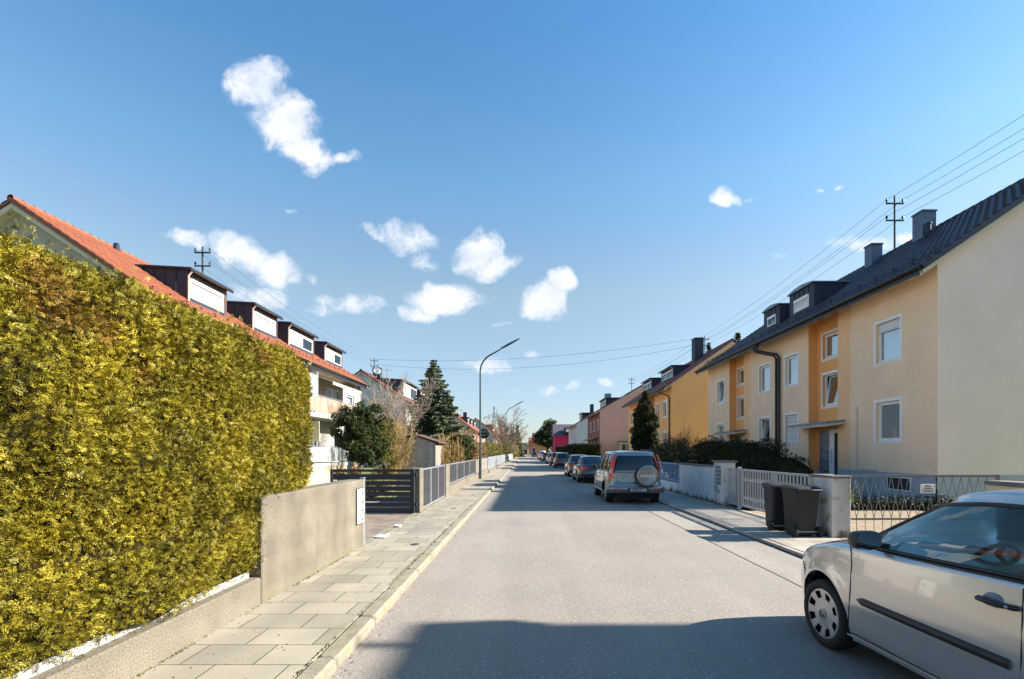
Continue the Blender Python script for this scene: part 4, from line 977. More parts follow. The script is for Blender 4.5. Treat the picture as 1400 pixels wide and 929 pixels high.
# ---- right: white house, magenta house
segsD = [(104, 124, 0, M_whiteb, [W(108,109.3,4.6,6.1,'net'), W(108,109.3,1.9,3.4,'net'), W(114,115.3,4.6,6.1,'net'), W(114,115.3,1.9,3.4,'net')])]
D_, zD = house('row_house', 'white gabled house beyond the pink one', 'building', 1, 10.2, 15.8, 104, 124, 7.0, 10.6, segsD, M_tile, M_whiteb, vov=.12, tile=2,
  chims=[(106,.7,.7,13.5,11.4,M_zinc)], dorms=[dict(y0=107,y1=112,Xd=11.6,zt=9.7,style='left',win='glass2')])
segsE = [(190, 230, 0, M_white, [])]
house('row_house', 'last pale house on the right, mostly hidden by the big far tree', 'building', 1, 12, 17, 190, 215, 6, 10, segsE, M_tile, M_white, vov=.12, tile=2)

# ---- left: white house with orange roof, dormers and balconies
def lw(y0, y1, z0, z1, st='plain', sp=False, fm=None): return (y0, y1, z0, z1, st, 0, sp, fm)
segsL = [(17.2, 38.2, 0, M_white, [lw(19,20.4,4.2,5.7,'net'), lw(23,24.6,4.0,6.0,'net',True), lw(28.3,29.9,3.6,5.7,'net',True), lw(31.5,34.2,4.5,5.7,'net',True), lw(35.4,36.8,4.5,5.6,'half'),
   lw(23,24.6,1.4,3.1,'plain',True), lw(28,30.6,1.3,3.2,'net',True), lw(33,34.4,1.6,3.0,'plain'), lw(35.4,36.8,1.6,3.0,'plain')])]
LA, zL = house('apartment_house', 'white house with orange tiled roof, dormers and balconies behind the tall hedge', 'building', -1, 12.4, 17.0, 17.2, 38.2, 6.59, 10.03, segsL, M_tiler, M_white, ov=.5, vov=.35, guards=M_tiler, rafters=False,
  gwin=[(17.6,18.2,7.0,7.01,'plain',0)][:0],
  dorms=[dict(y0=20.4,y1=23.1,Xd=13.55,zt=8.96,style='left',win='shut',side=M_zinc,rise=.1), dict(y0=25.2,y1=27.8,Xd=13.55,zt=8.96,style='left',win='shut',rise=.1),
         dict(y0=29.0,y1=32.6,Xd=13.55,zt=8.96,style='left',win='part',rise=.1), dict(y0=34.2,y1=37.6,Xd=13.55,zt=8.96,style='left',win='part',rise=.1)])
q = MB()
for i in range(7):
    z = 5.2+i*.62; w = max(.2, (zL(12.4+4.6*1)-z-.35)/.748); q.box((-17-w*1.25,17.19,z),(-17+w*1.25 if w*1.25 < 4.6 else -12.45,17.196,z+.012))
q.build('gable_joint', M_plinth, LA)
q = MB(); q.box((-16.95,17.165,8.35),(-16.7,17.19,8.85)); gv = q.build('gable_vent', M_zincl, LA)
q = MB(); q.tube([(-17.1,26,10.0),(-17.1,26,10.25)], .05, 6); q.build('vent_pipe', M_zinc, LA)
q = MB(); q.add([(-16.9,20.9,10.0),(-16.9,20.95,10.22),(-16.9,21.05,10.27),(-16.9,21.15,10.0),(-16.75,20.9,9.9),(-16.75,20.95,10.2),(-16.75,21.05,10.25),(-16.75,21.15,9.9)],[(0,1,2,3),(4,5,6,7),(0,1,5,4),(1,2,6,5),(2,3,7,6)]); q.build('roof_vent', M_zinc, LA)
def balcony(y0, y1, zf, h, bm, label=None, X=11.15):
    q = MB(); q.bbox((-X,y0,zf-.2),(-12.39,y1,zf),.01); sl = q.build('balcony_slab', M_white, LA)
    q = MB(); q.box((-X-.0+.03,y0,zf+.08),(-X+.0,y1,zf+h)); q.box((-X-.03,y0,zf+.08),(-12.39,y0+.03,zf+h)); q.box((-X-.03,y1-.03,zf+.08),(-12.39,y1,zf+h)); q.build('balcony_board', bm, sl)
    q = MB(); q.tube([(-X+.02,y0,zf+h+.05),(-X+.02,y1,zf+h+.05)], .025, 6); 
    y_ = y0+.1
    while y_ < y1: q.box((-X-.06,y_,zf-.05),(-X-.03,y_+.04,zf+h+.04)); y_ += 1.3
    q.build('balcony_rail', M_galv, sl)
balcony(25.6, 33.5, 3.72, .92, M_woodst)
balcony(22.2, 31.2, 1.05, .85, mat('balcony_panel', (.42,.43,.43), .6, var=.05, extra=planks(1,1.0,.7)), X=10.9)
q = MB(); q.box((-10.95,22.2,-.05),(-12.38,31.2,.845)); q.build('terrace_base', mat('render_tan', (.5,.38,.27), .9), LA)
q = MB(); q.bbox((-11.1,27.4,3.52-1.3),(-12.38,27.45,3.3),.004); q.build('privacy_screen', mat('yellow_screen', (.55,.5,.3), .6), LA)
q = MB(); q.bbox((-11.1,27.2,4.6),(-12.38,27.25,5.9),.004).bbox((-11.1,26.3,4.62),(-11.13,27.2,5.7),.004); q.build('privacy_screen', mat('pale_screen', (.55,.58,.56), .5), LA)
q = MB(); V_ = [(-12.38,29.6,6.15),(-12.38,34.6,6.15),(-11.2,34.6,5.72),(-11.2,29.6,5.72)]; V_ += [(v[0],v[1],v[2]-.03) for v in V_]; q.add(V_, [(0,1,2,3),(7,6,5,4),(0,3,7,4),(2,3,7,6),(1,2,6,5)]); q.bbox((-11.24,29.6,5.55),(-11.17,34.6,5.72),.005); q.build('awning', mat('awning_cloth', (.62,.5,.36), .8), LA)
q = MB(); q.tube([(-11.85,38.0,6.5),(-11.85,38.0,6.3),(-12.3,38.05,6.0),(-12.3,38.05,.1)], .05, 8); q.build('downpipe', M_galv, LA)
# ---- left: second white house
segsM = [(52.7, 72, 0, M_white, [lw(55,56.5,4.2,5.7,'plain'), lw(60,61.5,4.2,5.7,'plain'), lw(65,66.5,4.2,5.7,'plain'), lw(55,56.5,1.6,3.1,'plain'), lw(60,61.5,1.6,3.1,'plain')])]
LB, zM = house('apartment_house', 'second white gabled house with dark dormer roof, behind the spruce', 'building', -1, 12.4, 17.0, 52.7, 72, 6.6, 10.0, segsM, M_tilem, mat('gable_bluish', (.50,.50,.55), .9, var=.05), ov=.5, vov=.3, tile=2, rafters=False,
  chims=[(58.3,.8,.8,17,11.2,M_zinc)], dorms=[dict(y0=55,y1=62,Xd=13.3,zt=9.35,style='left',win='part',rise=.2), dict(y0=64,y1=70,Xd=13.3,zt=9.35,style='left',win='glass2',rise=.2)])
M = Matrix.Translation((-16.2,55.2,10.35)) @ Matrix.Rotation(R(60),4,'X') @ Matrix.Rotation(R(25),4,'Y')
MB().lathe([(1e-3,-.1),(.25,-.07),(.45,.0),(.46,.01),(.25,-.05),(1e-3,-.08)], M, 20).tube([(-16.2,55.2,9.3),(-16.2,55.25,10.3)], .03, 6).build('satellite_dish', M_zincl, LB)
q = MB(); q.tube([(-15.4,56.5,9.0),(-15.4,56.5,11.0)], .02, 5); q.tube([(-15.9,56.5,10.6),(-14.9,56.5,10.6)], .012, 4); q.build('aerial', M_zinc, LB)
# ---- left: further houses
segsN = [(96, 118, 0, M_pink, [lw(98,99.5,4.2,5.7,'net'), lw(103,104.5,4.2,5.7,'net'), lw(109,110.5,4.2,5.7,'net'), lw(98,99.5,1.6,3.1,'net')])]
LC, zN = house('row_house', 'red roofed house with row of dormers and aerials left of the lamp', 'building', -1, 9.6, 14.3, 92, 118, 5.3, 9.3, [(92,118,0,M_pink,segsN[0][4])], M_tiler, M_pink, ov=.4, vov=.2, tile=2, rafters=False,
  chims=[(95,1.0,1.0,14.2,10.4,M_zinc),(108,.7,.7,13,9.9,M_zinc)], dorms=[dict(y0=y_,y1=y_+3,Xd=11.2,zt=8.1,style='left',win='glass2') for y_ in (97,103,109)])
for (y_, h) in ((100,1.4),(106,1.2),(112,1.6)):
    q = MB(); q.tube([(-14.3,y_,9.2),(-14.3,y_,9.2+h)], .03, 5); q.tube([(-14.7,y_,9+h),(-13.9,y_,9+h)], .02, 4); q.build('aerial', M_zinc, LC)
segsO = [(126, 146, 0, M_white, [lw(128,129.6,4,5.4,'plain'), lw(128,129.6,1.2,2.8,'plain')])]
LD, zO = house('row_house', 'pale grey-green gabled house with red roof left of the far pylon', 'building', -1, 7.4, 12.6, 126, 146, 5.6, 9.8, segsO, M_tiler, mat('render_greygreen', (.45,.48,.45), .9), ov=.5, vov=.15, tile=2, rafters=False, dorms=[dict(y0=134,y1=140,Xd=8.8,zt=8.6,style='left',win='shut',side=M_tilem)])
q = MB(); q.add([(-9.4,124.3,0),(-9.4,124.3,2.2),(-8.2,124.3,3.8),(-7.0,124.3,2.2),(-7.0,124.3,0),(-9.4,126,0),(-9.4,126,2.2),(-8.2,126,3.8),(-7.0,126,2.2),(-7.0,126,0)],[(0,1,2,3,4),(0,1,6,5),(3,4,9,8)],0)
q.add([(-9.8,124.1,1.9),(-8.2,124.1,4.05),(-6.6,124.1,1.9),(-9.8,126,1.9),(-8.2,126,4.05),(-6.6,126,1.9)],[(0,1,4,3),(1,2,5,4)],1); q.build('porch', [M_white, M_wood], LD)
def simple_block(name, label, cat, x0, x1, y0, y1, h, rh, wm, rm, axis='y', wins=()):
    t = thing(name, label, cat, ((x0+x1)/2, y0, 0)); q = MB()
    xm, ym = (x0+x1)/2, (y0+y1)/2
    if axis == 'x':     # ridge across the street
        q.box((x0,y0,0),(x1,y1,h)); q.build('wall', wm, t)
        MB().add([(x0-.3,y0-.5,h-.25),(x1+.3,y0-.5,h-.25),(x1+.3,ym,h+rh),(x0-.3,ym,h+rh),(x0-.3,y1+.5,h-.25),(x1+.3,y1+.5,h-.25)],[(0,1,2,3),(3,2,5,4),(0,3,4),(1,2,5)]).build('roof', rm, t)
    else:
        q.add([(x0,y0,0),(x0,y0,h),(xm,y0,h+rh),(x1,y0,h),(x1,y0,0),(x0,y1,0),(x0,y1,h),(xm,y1,h+rh),(x1,y1,h),(x1,y1,0)],[(0,1,2,3,4),(5,6,7,8,9),(0,1,6,5),(3,4,9,8)]); q.build('wall', wm, t)
        MB().add([(x0-.4,y0-.2,h-.2),(xm,y0-.2,h+rh+.08),(x1+.4,y0-.2,h-.2),(x0-.4,y1+.2,h-.2),(xm,y1+.2,h+rh+.08),(x1+.4,y1+.2,h-.2)],[(0,1,4,3),(1,2,5,4)]).build('roof', rm, t)
    for (a, b, c, d) in wins:
        w_ = MB().bbox((a,y0-.05,c),(b,y0-.005,d),.02).build('window', M_frame, t); MB().box((a+.12,y0-.06,c+.12),(b-.12,y0-.052,d-.12)).build('pane', M_room, w_)
    return t
simple_block('brick_house','long red brick house closing the left side behind the bare tree','building',-16,-5.5,205,230,6.5,2.2,M_brick,M_tiler,'x',[(-14,-12.5,2.2,4.2),(-11,-9.5,2.2,4.2),(-8,-6.5,2.2,4.2)])
simple_block('brick_house','orange brick house with gable standing at the far end of the street','building',1.2,9.5,235,250,6.6,1.6,mat('brick_orange',(.45,.19,.08),.9,var=.1),M_tilem,'x',[(2.5,4.2,.3,3.2),(6,8,.4,2.6)])
simple_block('garage','low white garage at the far left end of the street','garage',-1.8,1.0,225,232,3.2,.4,M_whiteb,M_zinc,'x',[(-1.2,.5,.1,2.5)])
t = simple_block('row_house','far house with magenta wall under a big grey-violet roof','building',8.2,17,150,160,6.4,3.4,M_magenta,mat('violet_tile', (.085,.07,.09), .6),'x')
q = MB(); q.bbox((11.0,148.6,6.9),(13.6,152,8.6),.05); dq = q.build('dormer', M_zinc, t); MB().box((11.4,148.5,7.3),(13.2,148.59,8.3)).build('window', M_frame, dq)
# ---- garden shed
t = thing('garden_shed', 'weathered wooden garden shed with thin red-edged gable roof', 'shed', (-4.9, 22.2, 0))
MB().add([(-5.85,22.2,0),(-5.85,22.2,2.02),(-4.9,22.2,2.36),(-3.95,22.2,2.05),(-3.95,22.2,0),(-5.85,24.4,0),(-5.85,24.4,2.02),(-4.9,24.4,2.36),(-3.95,24.4,2.05),(-3.95,24.4,0)],[(0,1,2,3,4),(5,6,7,8,9),(0,1,6,5),(3,4,9,8)]).build('wall', M_wood, t)
q = MB(); 
for (a, b) in (((-6.0,1.98),(-4.9,2.40)),((-4.9,2.40),(-3.8,2.04))):
    q.add([(a[0],22.1,a[1]),(b[0],22.1,b[1]),(b[0],24.5,b[1]),(a[0],24.5,a[1]),(a[0],22.1,a[1]+.05),(b[0],22.1,b[1]+.05),(b[0],24.5,b[1]+.07),(a[0],24.5,a[1]+.07)],[(0,1,2,3),(4,5,6,7),(0,1,5,4),(1,2,6,5),(2,3,7,6),(3,0,4,7)])
q.build('roof', mat('shed_felt', (.11,.045,.035), .8), t)

# ================================================================ roof masts and wires
def roof_mast(label, x, y, z0, z1, arms, group='roof masts carrying the overhead wires'):
    t = thing('roof_mast', label, 'utility mast', (x, y, z0), 0, group)
    MB().tube([(x,y,z0),(x,y,z1)], .045, 8).build('pole', M_gutter, t)
    pts = []
    for (dz, w) in arms:
        z = z1-dz; MB().box((x-w,y-.03,z-.03),(x+w,y+.03,z+.03)).build('crossarm', M_gutter, t)
        for sx in (-w+.04, w-.04):
            q = MB(); q.tube([(x+sx,y,z+.03),(x+sx,y,z+.12)], .02, 6); q.tube([(x+sx,y,z+.1),(x+sx,y,z+.2),(x+sx,y,z+.23)], [.05,.045,.02], 8); q.build('insulator', M_gutter, t); pts.append((x+sx, y, z+.18))
    return t, pts
_, m1 = roof_mast('dark roof mast with two crossarms between the two chimneys of the cream house', 17.4, 24.2, 10.8, 13.75, [(.35,.42),(1.15,.42)])
_, m2 = roof_mast('roof mast beside the dark chimney of the yellow house', 17.4, 50.0, 10.4, 12.9, [(.3,.42),(.9,.42)])
_, m3 = roof_mast('dark roof mast with two crossarms above the white house on the left', -16.9, 26.7, 9.6, 12.35, [(.3,.42),(1.0,.42)])
_, m0 = roof_mast('roof mast of the near house outside the right edge', 17.4, -2.0, 10.8, 13.75, [(.35,.42),(1.15,.42)])
_, m4 = roof_mast('roof mast on the second white house on the left', -16.9, 56.8, 9.6, 12.0, [(.3,.42),(.9,.42)])
_, m5 = roof_mast('small far roof mast above the pink house', 16.2, 79, 10.4, 13.0, [(.3,.42),(.9,.42)])
M_wire = mat('wire', (.06,.065,.08), .6)
M_wirel = mat('wire_light', (.30,.36,.42), .6)
def wire(a, b, sag, label, r=.008, group='overhead wires', m=None):
    a, b = Vector(a), Vector(b); pts = []
    for i in range(25): k = i/24; p = a.lerp(b, k); p.z -= sag*4*k*(1-k); pts.append(p)
    o = MB().tube(pts, r, 5).build('overhead_wire', m or M_wire); setp(o, label, 'wire', group)
for a, b in zip(m1, m0): wire(a, b, .5, 'overhead wire rising from the cream house mast to the upper right edge')
for a, b in zip(m1, m2): wire(a, b, .35, 'overhead wire between the masts of the cream house and the yellow house')
for a, b in zip(m2, m5): wire(a, b, .4, 'overhead wire running on from the yellow house mast to the far roofs', .010)
for a, b in zip(m3, m4): wire(a, b, .6, 'overhead wire descending right from the mast of the white house on the left')
for a in m3: wire(a, (a[0]-.2, -4, a[2]+.6), .5, 'faint overhead wire from the left mast to the upper left edge', .005, m=mat('wire_pale', (.16,.22,.3), .8, spec=.1))
wire(m2[0], m4[1], .9, 'upper of the two wires sagging across the street', .012)
wire(m2[2], m4[3], 1.3, 'lower of the two wires sagging across the street', .012)

# ================================================================ far pylon
t = thing('lattice_pylon', 'grey lattice electricity pylon far behind the houses on the left', 'pylon', (-19, 300, 0))
q = MB(); px, py = -19, 300; H = 28; lev = [0,5,9.5,13.5,17,20,22.5,25,28]; hw = lambda z: 1.9*(1-z/H)+.25
for sx in (-1,1):
    for sy in (-1,1): q.tube([(px+sx*hw(z),py+sy*hw(z),z) for z in lev], .13, 4)
for a, b in zip(lev, lev[1:]):
    for sy in (-1,1): q.tube([(px-hw(a),py+sy*hw(a),a),(px+hw(b),py+sy*hw(b),b)], .07, 3); q.tube([(px+hw(a),py+sy*hw(a),a),(px-hw(b),py+sy*hw(b),b)], .07, 3)
q.build('lattice_mast', M_zincl, t)
q = MB()
for sg in (-1,1):
    q.tube([(px,py,21.8),(px+sg*6.2,py,21.2)], .12, 4); q.tube([(px,py,23.2),(px+sg*6.2,py,21.3)], .08, 4)
q.build('crossarm', M_zincl, t)
q = MB()
for dx in (-6,-3.6,3.6,6): q.tube([(px+dx,py,21.2),(px+dx,py,19.6)], .1, 4)
setp(q.build('insulator', M_zincl, t), kind=None)
# ================================================================ VEGETATION
G = lambda *c: c
def norm(a): return a/np.maximum(np.linalg.norm(a, axis=1), 1e-9)[:, None]
# ---- the thuja hedge
def lump(Y, Z, f=1.0):
    return (.035*np.sin(Y*3.1*f+1.3*np.sin(Z*2.3))+.03*np.sin(Z*4.7*f+Y*1.7)+.018*np.sin(Y*9.3+Z*6.1)+.02*np.sin(Z*11.7-Y*4.2))
def hedge_x(Y, Z):
    x = -2.83+lump(Y, Z)*1.15
    led = 1.02-.03*np.sin(Y*2.1)
    x = x+np.where(Z < led, .015, -.10*np.exp(-((Z-led)/.28)**2)-.005)
    x = x-.55*np.maximum(0, (Z-2.62)/.4)**2.2*.6             # rounded shoulder
    x = x-.5*np.maximum(0, (Y-6.45)/.45)**2.5*.5             # rounded far corner
    return x
def top_z(X, Y): return 2.93+.05*np.sin(Y*3.7)+.035*np.sin(Y*8.9+X*3)+.03*np.sin(X*5)-.22*np.maximum(0, (Y-6.1)/.6)**2-.10*np.maximum(0,(-3.15-X))*0
def spray_hedge():
    nF, nT, nE = 60000, 15000, 4500
    Y = 1.0+(6.78-1.0)*rng.random(nF)**.9; zlo = np.where(Y > 5.38, 1.17, .475-.05*(rng.random(nF) < .25)); Z = zlo+(2.98-zlo)*rng.random(nF)
    P = np.stack([hedge_x(Y, Z), Y, Z], 1); N = np.tile([1., 0, .12], (nF, 1)); 
    X2 = -4.1+1.15*rng.random(nT); Y2 = 1.0+5.75*rng.random(nT); P2 = np.stack([X2, Y2, top_z(X2, Y2)], 1); N2 = np.tile([.25, 0, 1.], (nT, 1))
    X3 = -4.1+1.2*rng.random(nE); Z3 = 1.17+1.7*rng.random(nE); P3 = np.stack([X3, 6.8+lump(X3*2, Z3)*.8, Z3], 1); N3 = np.tile([0, 1., .1], (nE, 1))
    P = np.concatenate([P, P2, P3]); N = np.concatenate([N, N2, N3]); n = len(P)
    # stray longer shoots along the top
    k = 420; Ys = 1.5+5.1*rng.random(k)**.8; Xs = -3.1-.5*rng.random(k); hgt = np.abs(rng.normal(0, .07, k))
    hot = np.array([(2.95,.30),(3.12,.26),(3.35,.2),(3.75,.16),(4.25,.2),(4.38,.1),(5.0,.14),(5.75,.2),(5.9,.16),(6.2,.1)])
    Ps = np.stack([Xs, Ys, top_z(Xs, Ys)+hgt], 1)
    ex = []
    for (yy_, hh) in hot:
        for b_ in range(11):
            x0 = -3.25-.15*rng.random(); y0 = yy_+rng.normal(0,.05); lean = rng.normal(0,.35,2); H = hh*rng.uniform(.5,1.25)
            m = int(H/.022)
            for j in range(m): ex.append((x0+lean[0]*H*j/m, y0+lean[1]*H*j/m, 2.9+H*j/m+.06))
    m = 1500; Pc = np.stack([-3.0+.20*rng.random(m), 5.2+.26*rng.random(m), .5+.85*rng.random(m)], 1); m2 = 900; Pd = np.stack([-2.9+.09*rng.random(m2), 5.35+.65*rng.random(m2)**1.6, 1.2+.25*rng.random(m2)], 1)
    Ps = np.concatenate([Ps, np.array(ex), Pc, Pd]); P = np.concatenate([P, Ps]); N = np.concatenate([N, np.tile([.2, 0, 1.], (len(Ps), 1))]); 
    nb = n; n = len(P)
    depth = np.abs(rng.normal(0, .065, n))*rng.random(n)**.4; depth[nb:] = 0; P = P-norm(N)*depth[:, None]+rng.normal(0, .012, (n, 3))
    a = norm(norm(N)*.55+np.array([0, 0, .12])+rng.normal(0, .62, (n, 3)))
    s = norm(np.cross(a, norm(rng.normal(0, 1, (n, 3))+np.array([0,0,.4]))))
    Ls = rng.uniform(.032, .078, n); Ls[nb:] *= .9
    T = [(.55, 0, .55, 0, .04)]
    for u, l in ((.10,.34),(.24,.42),(.38,.42),(.52,.36),(.66,.28),(.8,.18)):
        for sg in (-1, 1): T.append((u+l*.46, sg*l*.34, l*.46, sg*l*.34, .038))
    C_l, A_l, B_l = [], [], []
    for (cu, cv, au, av, w) in T:
        C_l.append(P+(a*cu+s*cv)*Ls[:, None]); A_l.append((a*au+s*av)*Ls[:, None]*.62)
        d = (a*(-av)+s*au); d = d/math.hypot(au, av); B_l.append(d*(w*Ls*1.25)[:, None])
    C = np.concatenate(C_l); A = np.concatenate(A_l); B = np.concatenate(B_l)
    C += rng.normal(0, .0025, C.shape)
    return C, A, B
C, A_, B_ = spray_hedge()
M_thuja = leafmat('thuja', [(.014,.017,.004),(.10,.093,.009),(.34,.275,.018),(.70,.54,.055)], .10, 2.3, drift=.9, brown=(.34,.155,.035), bthr=.61, spots=[(-2.9,3.12,2.62,.28),(-2.9,3.5,2.55,.22),(-2.9,3.9,2.3,.16),(-2.9,5.6,2.75,.18),(-2.9,2.9,1.9,.14),(-2.9,6.1,2.3,.12)])
hedge = thing('thuja_hedge', 'tall clipped yellow-green thuja hedge filling the left foreground', 'hedge', (-3.5, 3.5, .37))
quads_mesh('foliage', C, A_, B_, M_thuja, hedge)
# woody heart of the hedge
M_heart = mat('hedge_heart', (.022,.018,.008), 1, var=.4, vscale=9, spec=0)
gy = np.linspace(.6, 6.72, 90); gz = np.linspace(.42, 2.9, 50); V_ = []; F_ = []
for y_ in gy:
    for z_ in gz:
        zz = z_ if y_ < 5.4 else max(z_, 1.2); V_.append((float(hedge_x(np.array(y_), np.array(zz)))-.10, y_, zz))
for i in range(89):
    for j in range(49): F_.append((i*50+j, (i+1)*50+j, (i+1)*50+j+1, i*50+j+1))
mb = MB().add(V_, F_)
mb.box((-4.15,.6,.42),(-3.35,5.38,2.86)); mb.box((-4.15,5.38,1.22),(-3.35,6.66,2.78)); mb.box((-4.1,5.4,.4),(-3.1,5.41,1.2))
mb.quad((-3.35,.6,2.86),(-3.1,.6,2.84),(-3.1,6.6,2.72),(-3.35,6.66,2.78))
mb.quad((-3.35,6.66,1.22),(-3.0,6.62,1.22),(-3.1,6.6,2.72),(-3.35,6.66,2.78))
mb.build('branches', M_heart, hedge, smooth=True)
n = 160; q = MB()
for i in range(n):
    y_ = random.uniform(1.2, 6.5); z0 = random.uniform(.5, 1.9) if y_ < 5.4 else random.uniform(1.3, 2); x0 = -3.15
    q.tube([(x0, y_, z0), (x0+.1, y_+random.uniform(-.1,.1), z0+.5)], .008, 4)
q.build('stems', M_bark, hedge)

# ---- generic foliage
def clump_leaves(clumps, n, L, Wd, up=.2, flat=0.0, shell=.55):
    """clumps: array of (x, y, z, rx, ry, rz); leaves spread through the outer part of each"""
    cl = np.array(clumps, dtype=float); w = (cl[:, 3]*cl[:, 4]*cl[:, 5])**(2/3); idx = rng.choice(len(cl), n, p=w/w.sum())
    d = rand_dirs(n); r = (shell+(1-shell)*rng.random(n)**.7)*(1+rng.normal(0, .07, n))
    C = cl[idx, :3]+d*cl[idx, 3:]*r[:, None]
    A = norm(d*.7+np.array([0,0,up])+rng.normal(0, .6, (n, 3)))*(L*rng.uniform(.6, 1.3, n))[:, None]
    B = norm(np.cross(A, rand_dirs(n)))*(Wd*rng.uniform(.7, 1.3, n))[:, None]
    return C, A, B
def sub_clumps(main, k, fr=.38, jit=.12):
    """scatter k smaller clumps over the surface of the main ellipsoids"""
    out = []; ms = np.array(main, float); w = (ms[:, 3]*ms[:, 4]*ms[:, 5])**(2/3)
    for i in rng.choice(len(ms), k, p=w/w.sum()):
        m = ms[i]; d = rand_dirs(1)[0]; r = rng.uniform(.62, .98); f = fr*rng.uniform(.6, 1.25); s = f*(m[3]*m[4]*m[5])**(1/3)
        out.append((*(m[:3]+d*m[3:]*r), s, s, s*.85))
    return out
def plant(name, label, cat, base, main, k, n, L, Wd, m, trunk=None, up=.2, fr=.38, group=None, core=True, crown='foliage', heart=0):
    t = thing(name, label, cat, base, 0, group)
    if heart:
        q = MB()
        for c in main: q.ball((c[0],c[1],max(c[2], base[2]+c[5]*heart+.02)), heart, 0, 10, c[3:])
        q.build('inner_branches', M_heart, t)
    cl = sub_clumps(main, k, fr); C, A, B = clump_leaves(cl, n, L, Wd, up)
    ok = C[:, 2] > base[2]+.02; C, A, B = C[ok], A[ok], B[ok]
    q = quads_mesh(crown, C, A, B, m, t)
    if trunk or core:
        mb = MB()
        if trunk:
            r0, h = trunk; b = Vector(base); mb.tube([b-Vector((0,0,.1)), b+Vector((.03,0,h*.4)), b+Vector((0,.05,h))], [r0, r0*.8, r0*.45], 8)
            for c in cl[::max(1, len(cl)//26)]:
                s_ = b+Vector((0,0,h*random.uniform(.35,.95))); e = Vector(c[:3]); mid = s_.lerp(e,.5)+Vector((0,0,-.04*h)); mb.tube([s_, mid, e], [r0*.3, r0*.2, r0*.08], 5)
        else:
            b = Vector(base)
            for c in cl[::max(1, len(cl)//14)]: mb.tube([b, b.lerp(Vector(c[:3]),.6)+Vector((0,0,.05)), Vector(c[:3])], [.03,.02,.008], 5)
        mb.build('trunk', M_bark, t)
    return t
def twigs(start, d, L, depth, out, w, spread=.55, kids=(3, 4), up=.15):
    """recursive twigs gathered as thin ribbons"""
    p = np.array(start, float); d = np.array(d, float); n = 3
    for i in range(n):
        nd = d+rng.normal(0, .12, 3)+np.array([0, 0, up*.3]); nd /= np.linalg.norm(nd); q = p+nd*L/n
        out.append((p, q, w*(1-.25*i/n))); 
        if depth > 0:
            for _ in range(kids[0] if i < 2 else kids[1]):
                if rng.random() < .62: 
                    b = nd+rng.normal(0, spread, 3)+np.array([0, 0, up]); b /= np.linalg.norm(b); twigs(q, b, L*rng.uniform(.42, .7), depth-1, out, w*.6, spread, kids, up)
        p, d = q, nd
def twig_mesh(name, out, m, parent, minw=.0):
    P = np.array([o[0] for o in out]); Q = np.array([o[1] for o in out]); w = np.maximum(np.array([o[2] for o in out]), minw)
    ax = norm(Q-P); u = norm(np.cross(ax, rand_dirs(len(P)))); v = np.cross(ax, u); ang = [0, 2.094, 4.189]; V_ = []
    for X, ww in ((P, w), (Q, w*.8)):
        for a in ang: V_.append(X+(u*math.cos(a)+v*math.sin(a))*ww[:, None])
    V_ = np.stack(V_, 1); n = len(P); b = np.arange(n)[:, None]*6
    F_ = np.concatenate([b+np.array([[0,1,4,3]]), b+np.array([[1,2,5,4]]), b+np.array([[2,0,3,5]])])
    return link_mesh(np_mesh(V_.reshape(-1, 3), F_), name, m, parent)
def bare_shrub(name, label, cat, base, h, stems, m, w=.012, spread=.5, lean=.45, depth=3, minw=.003, kids=(3,4), wide=1.0):
    t = thing(name, label, cat, base); out = []
    for i in range(stems):
        a = rng.random()*6.283; d = np.array([lean*math.cos(a), lean*math.sin(a), 1]); d /= np.linalg.norm(d)
        twigs(np.array(base)+np.array([.08*math.cos(a), .08*math.sin(a), 0]), d, h*.55, depth, out, w, spread, kids)
    b_ = np.array(base, float); mxz = max(o[1][2] for o in out)-b_[2]; k_ = h/mxz; kr = k_*wide; K = np.array([kr, kr, k_])
    out = [(b_+(p-b_)*K, b_+(q-b_)*K, w_) for p, q, w_ in out]
    twig_mesh('branches', out, m, t, minw); return t
M_pine = leafmat('dark_needles', [(.012,.022,.008),(.035,.055,.012),(.08,.10,.018)], .15, 1.2)
M_spr = leafmat('spruce_needles', [(.035,.06,.035),(.11,.15,.08),(.22,.25,.14)], .12, .9)
M_oliv = leafmat('olive_leaves', [(.06,.055,.012),(.14,.13,.022),(.24,.2,.04)], .25, 1.2)
M_dryl = leafmat('dry_leaves', [(.14,.08,.035),(.26,.16,.07),(.34,.22,.10)], .2, 1.5)
M_yew = leafmat('yew_leaves', [(.008,.014,.006),(.02,.032,.01),(.04,.055,.015)], .1, 1.5)
M_topi = leafmat('topiary_leaves', [(.015,.035,.01),(.04,.085,.02),(.09,.16,.035)], .15, 1.5)
M_jun = leafmat('juniper', [(.008,.012,.007),(.018,.028,.013),(.035,.048,.022)], .1, 1.5)
M_conel = leafmat('dwarf_conifer', [(.09,.09,.02),(.2,.17,.03),(.36,.24,.06)], .15, 3)

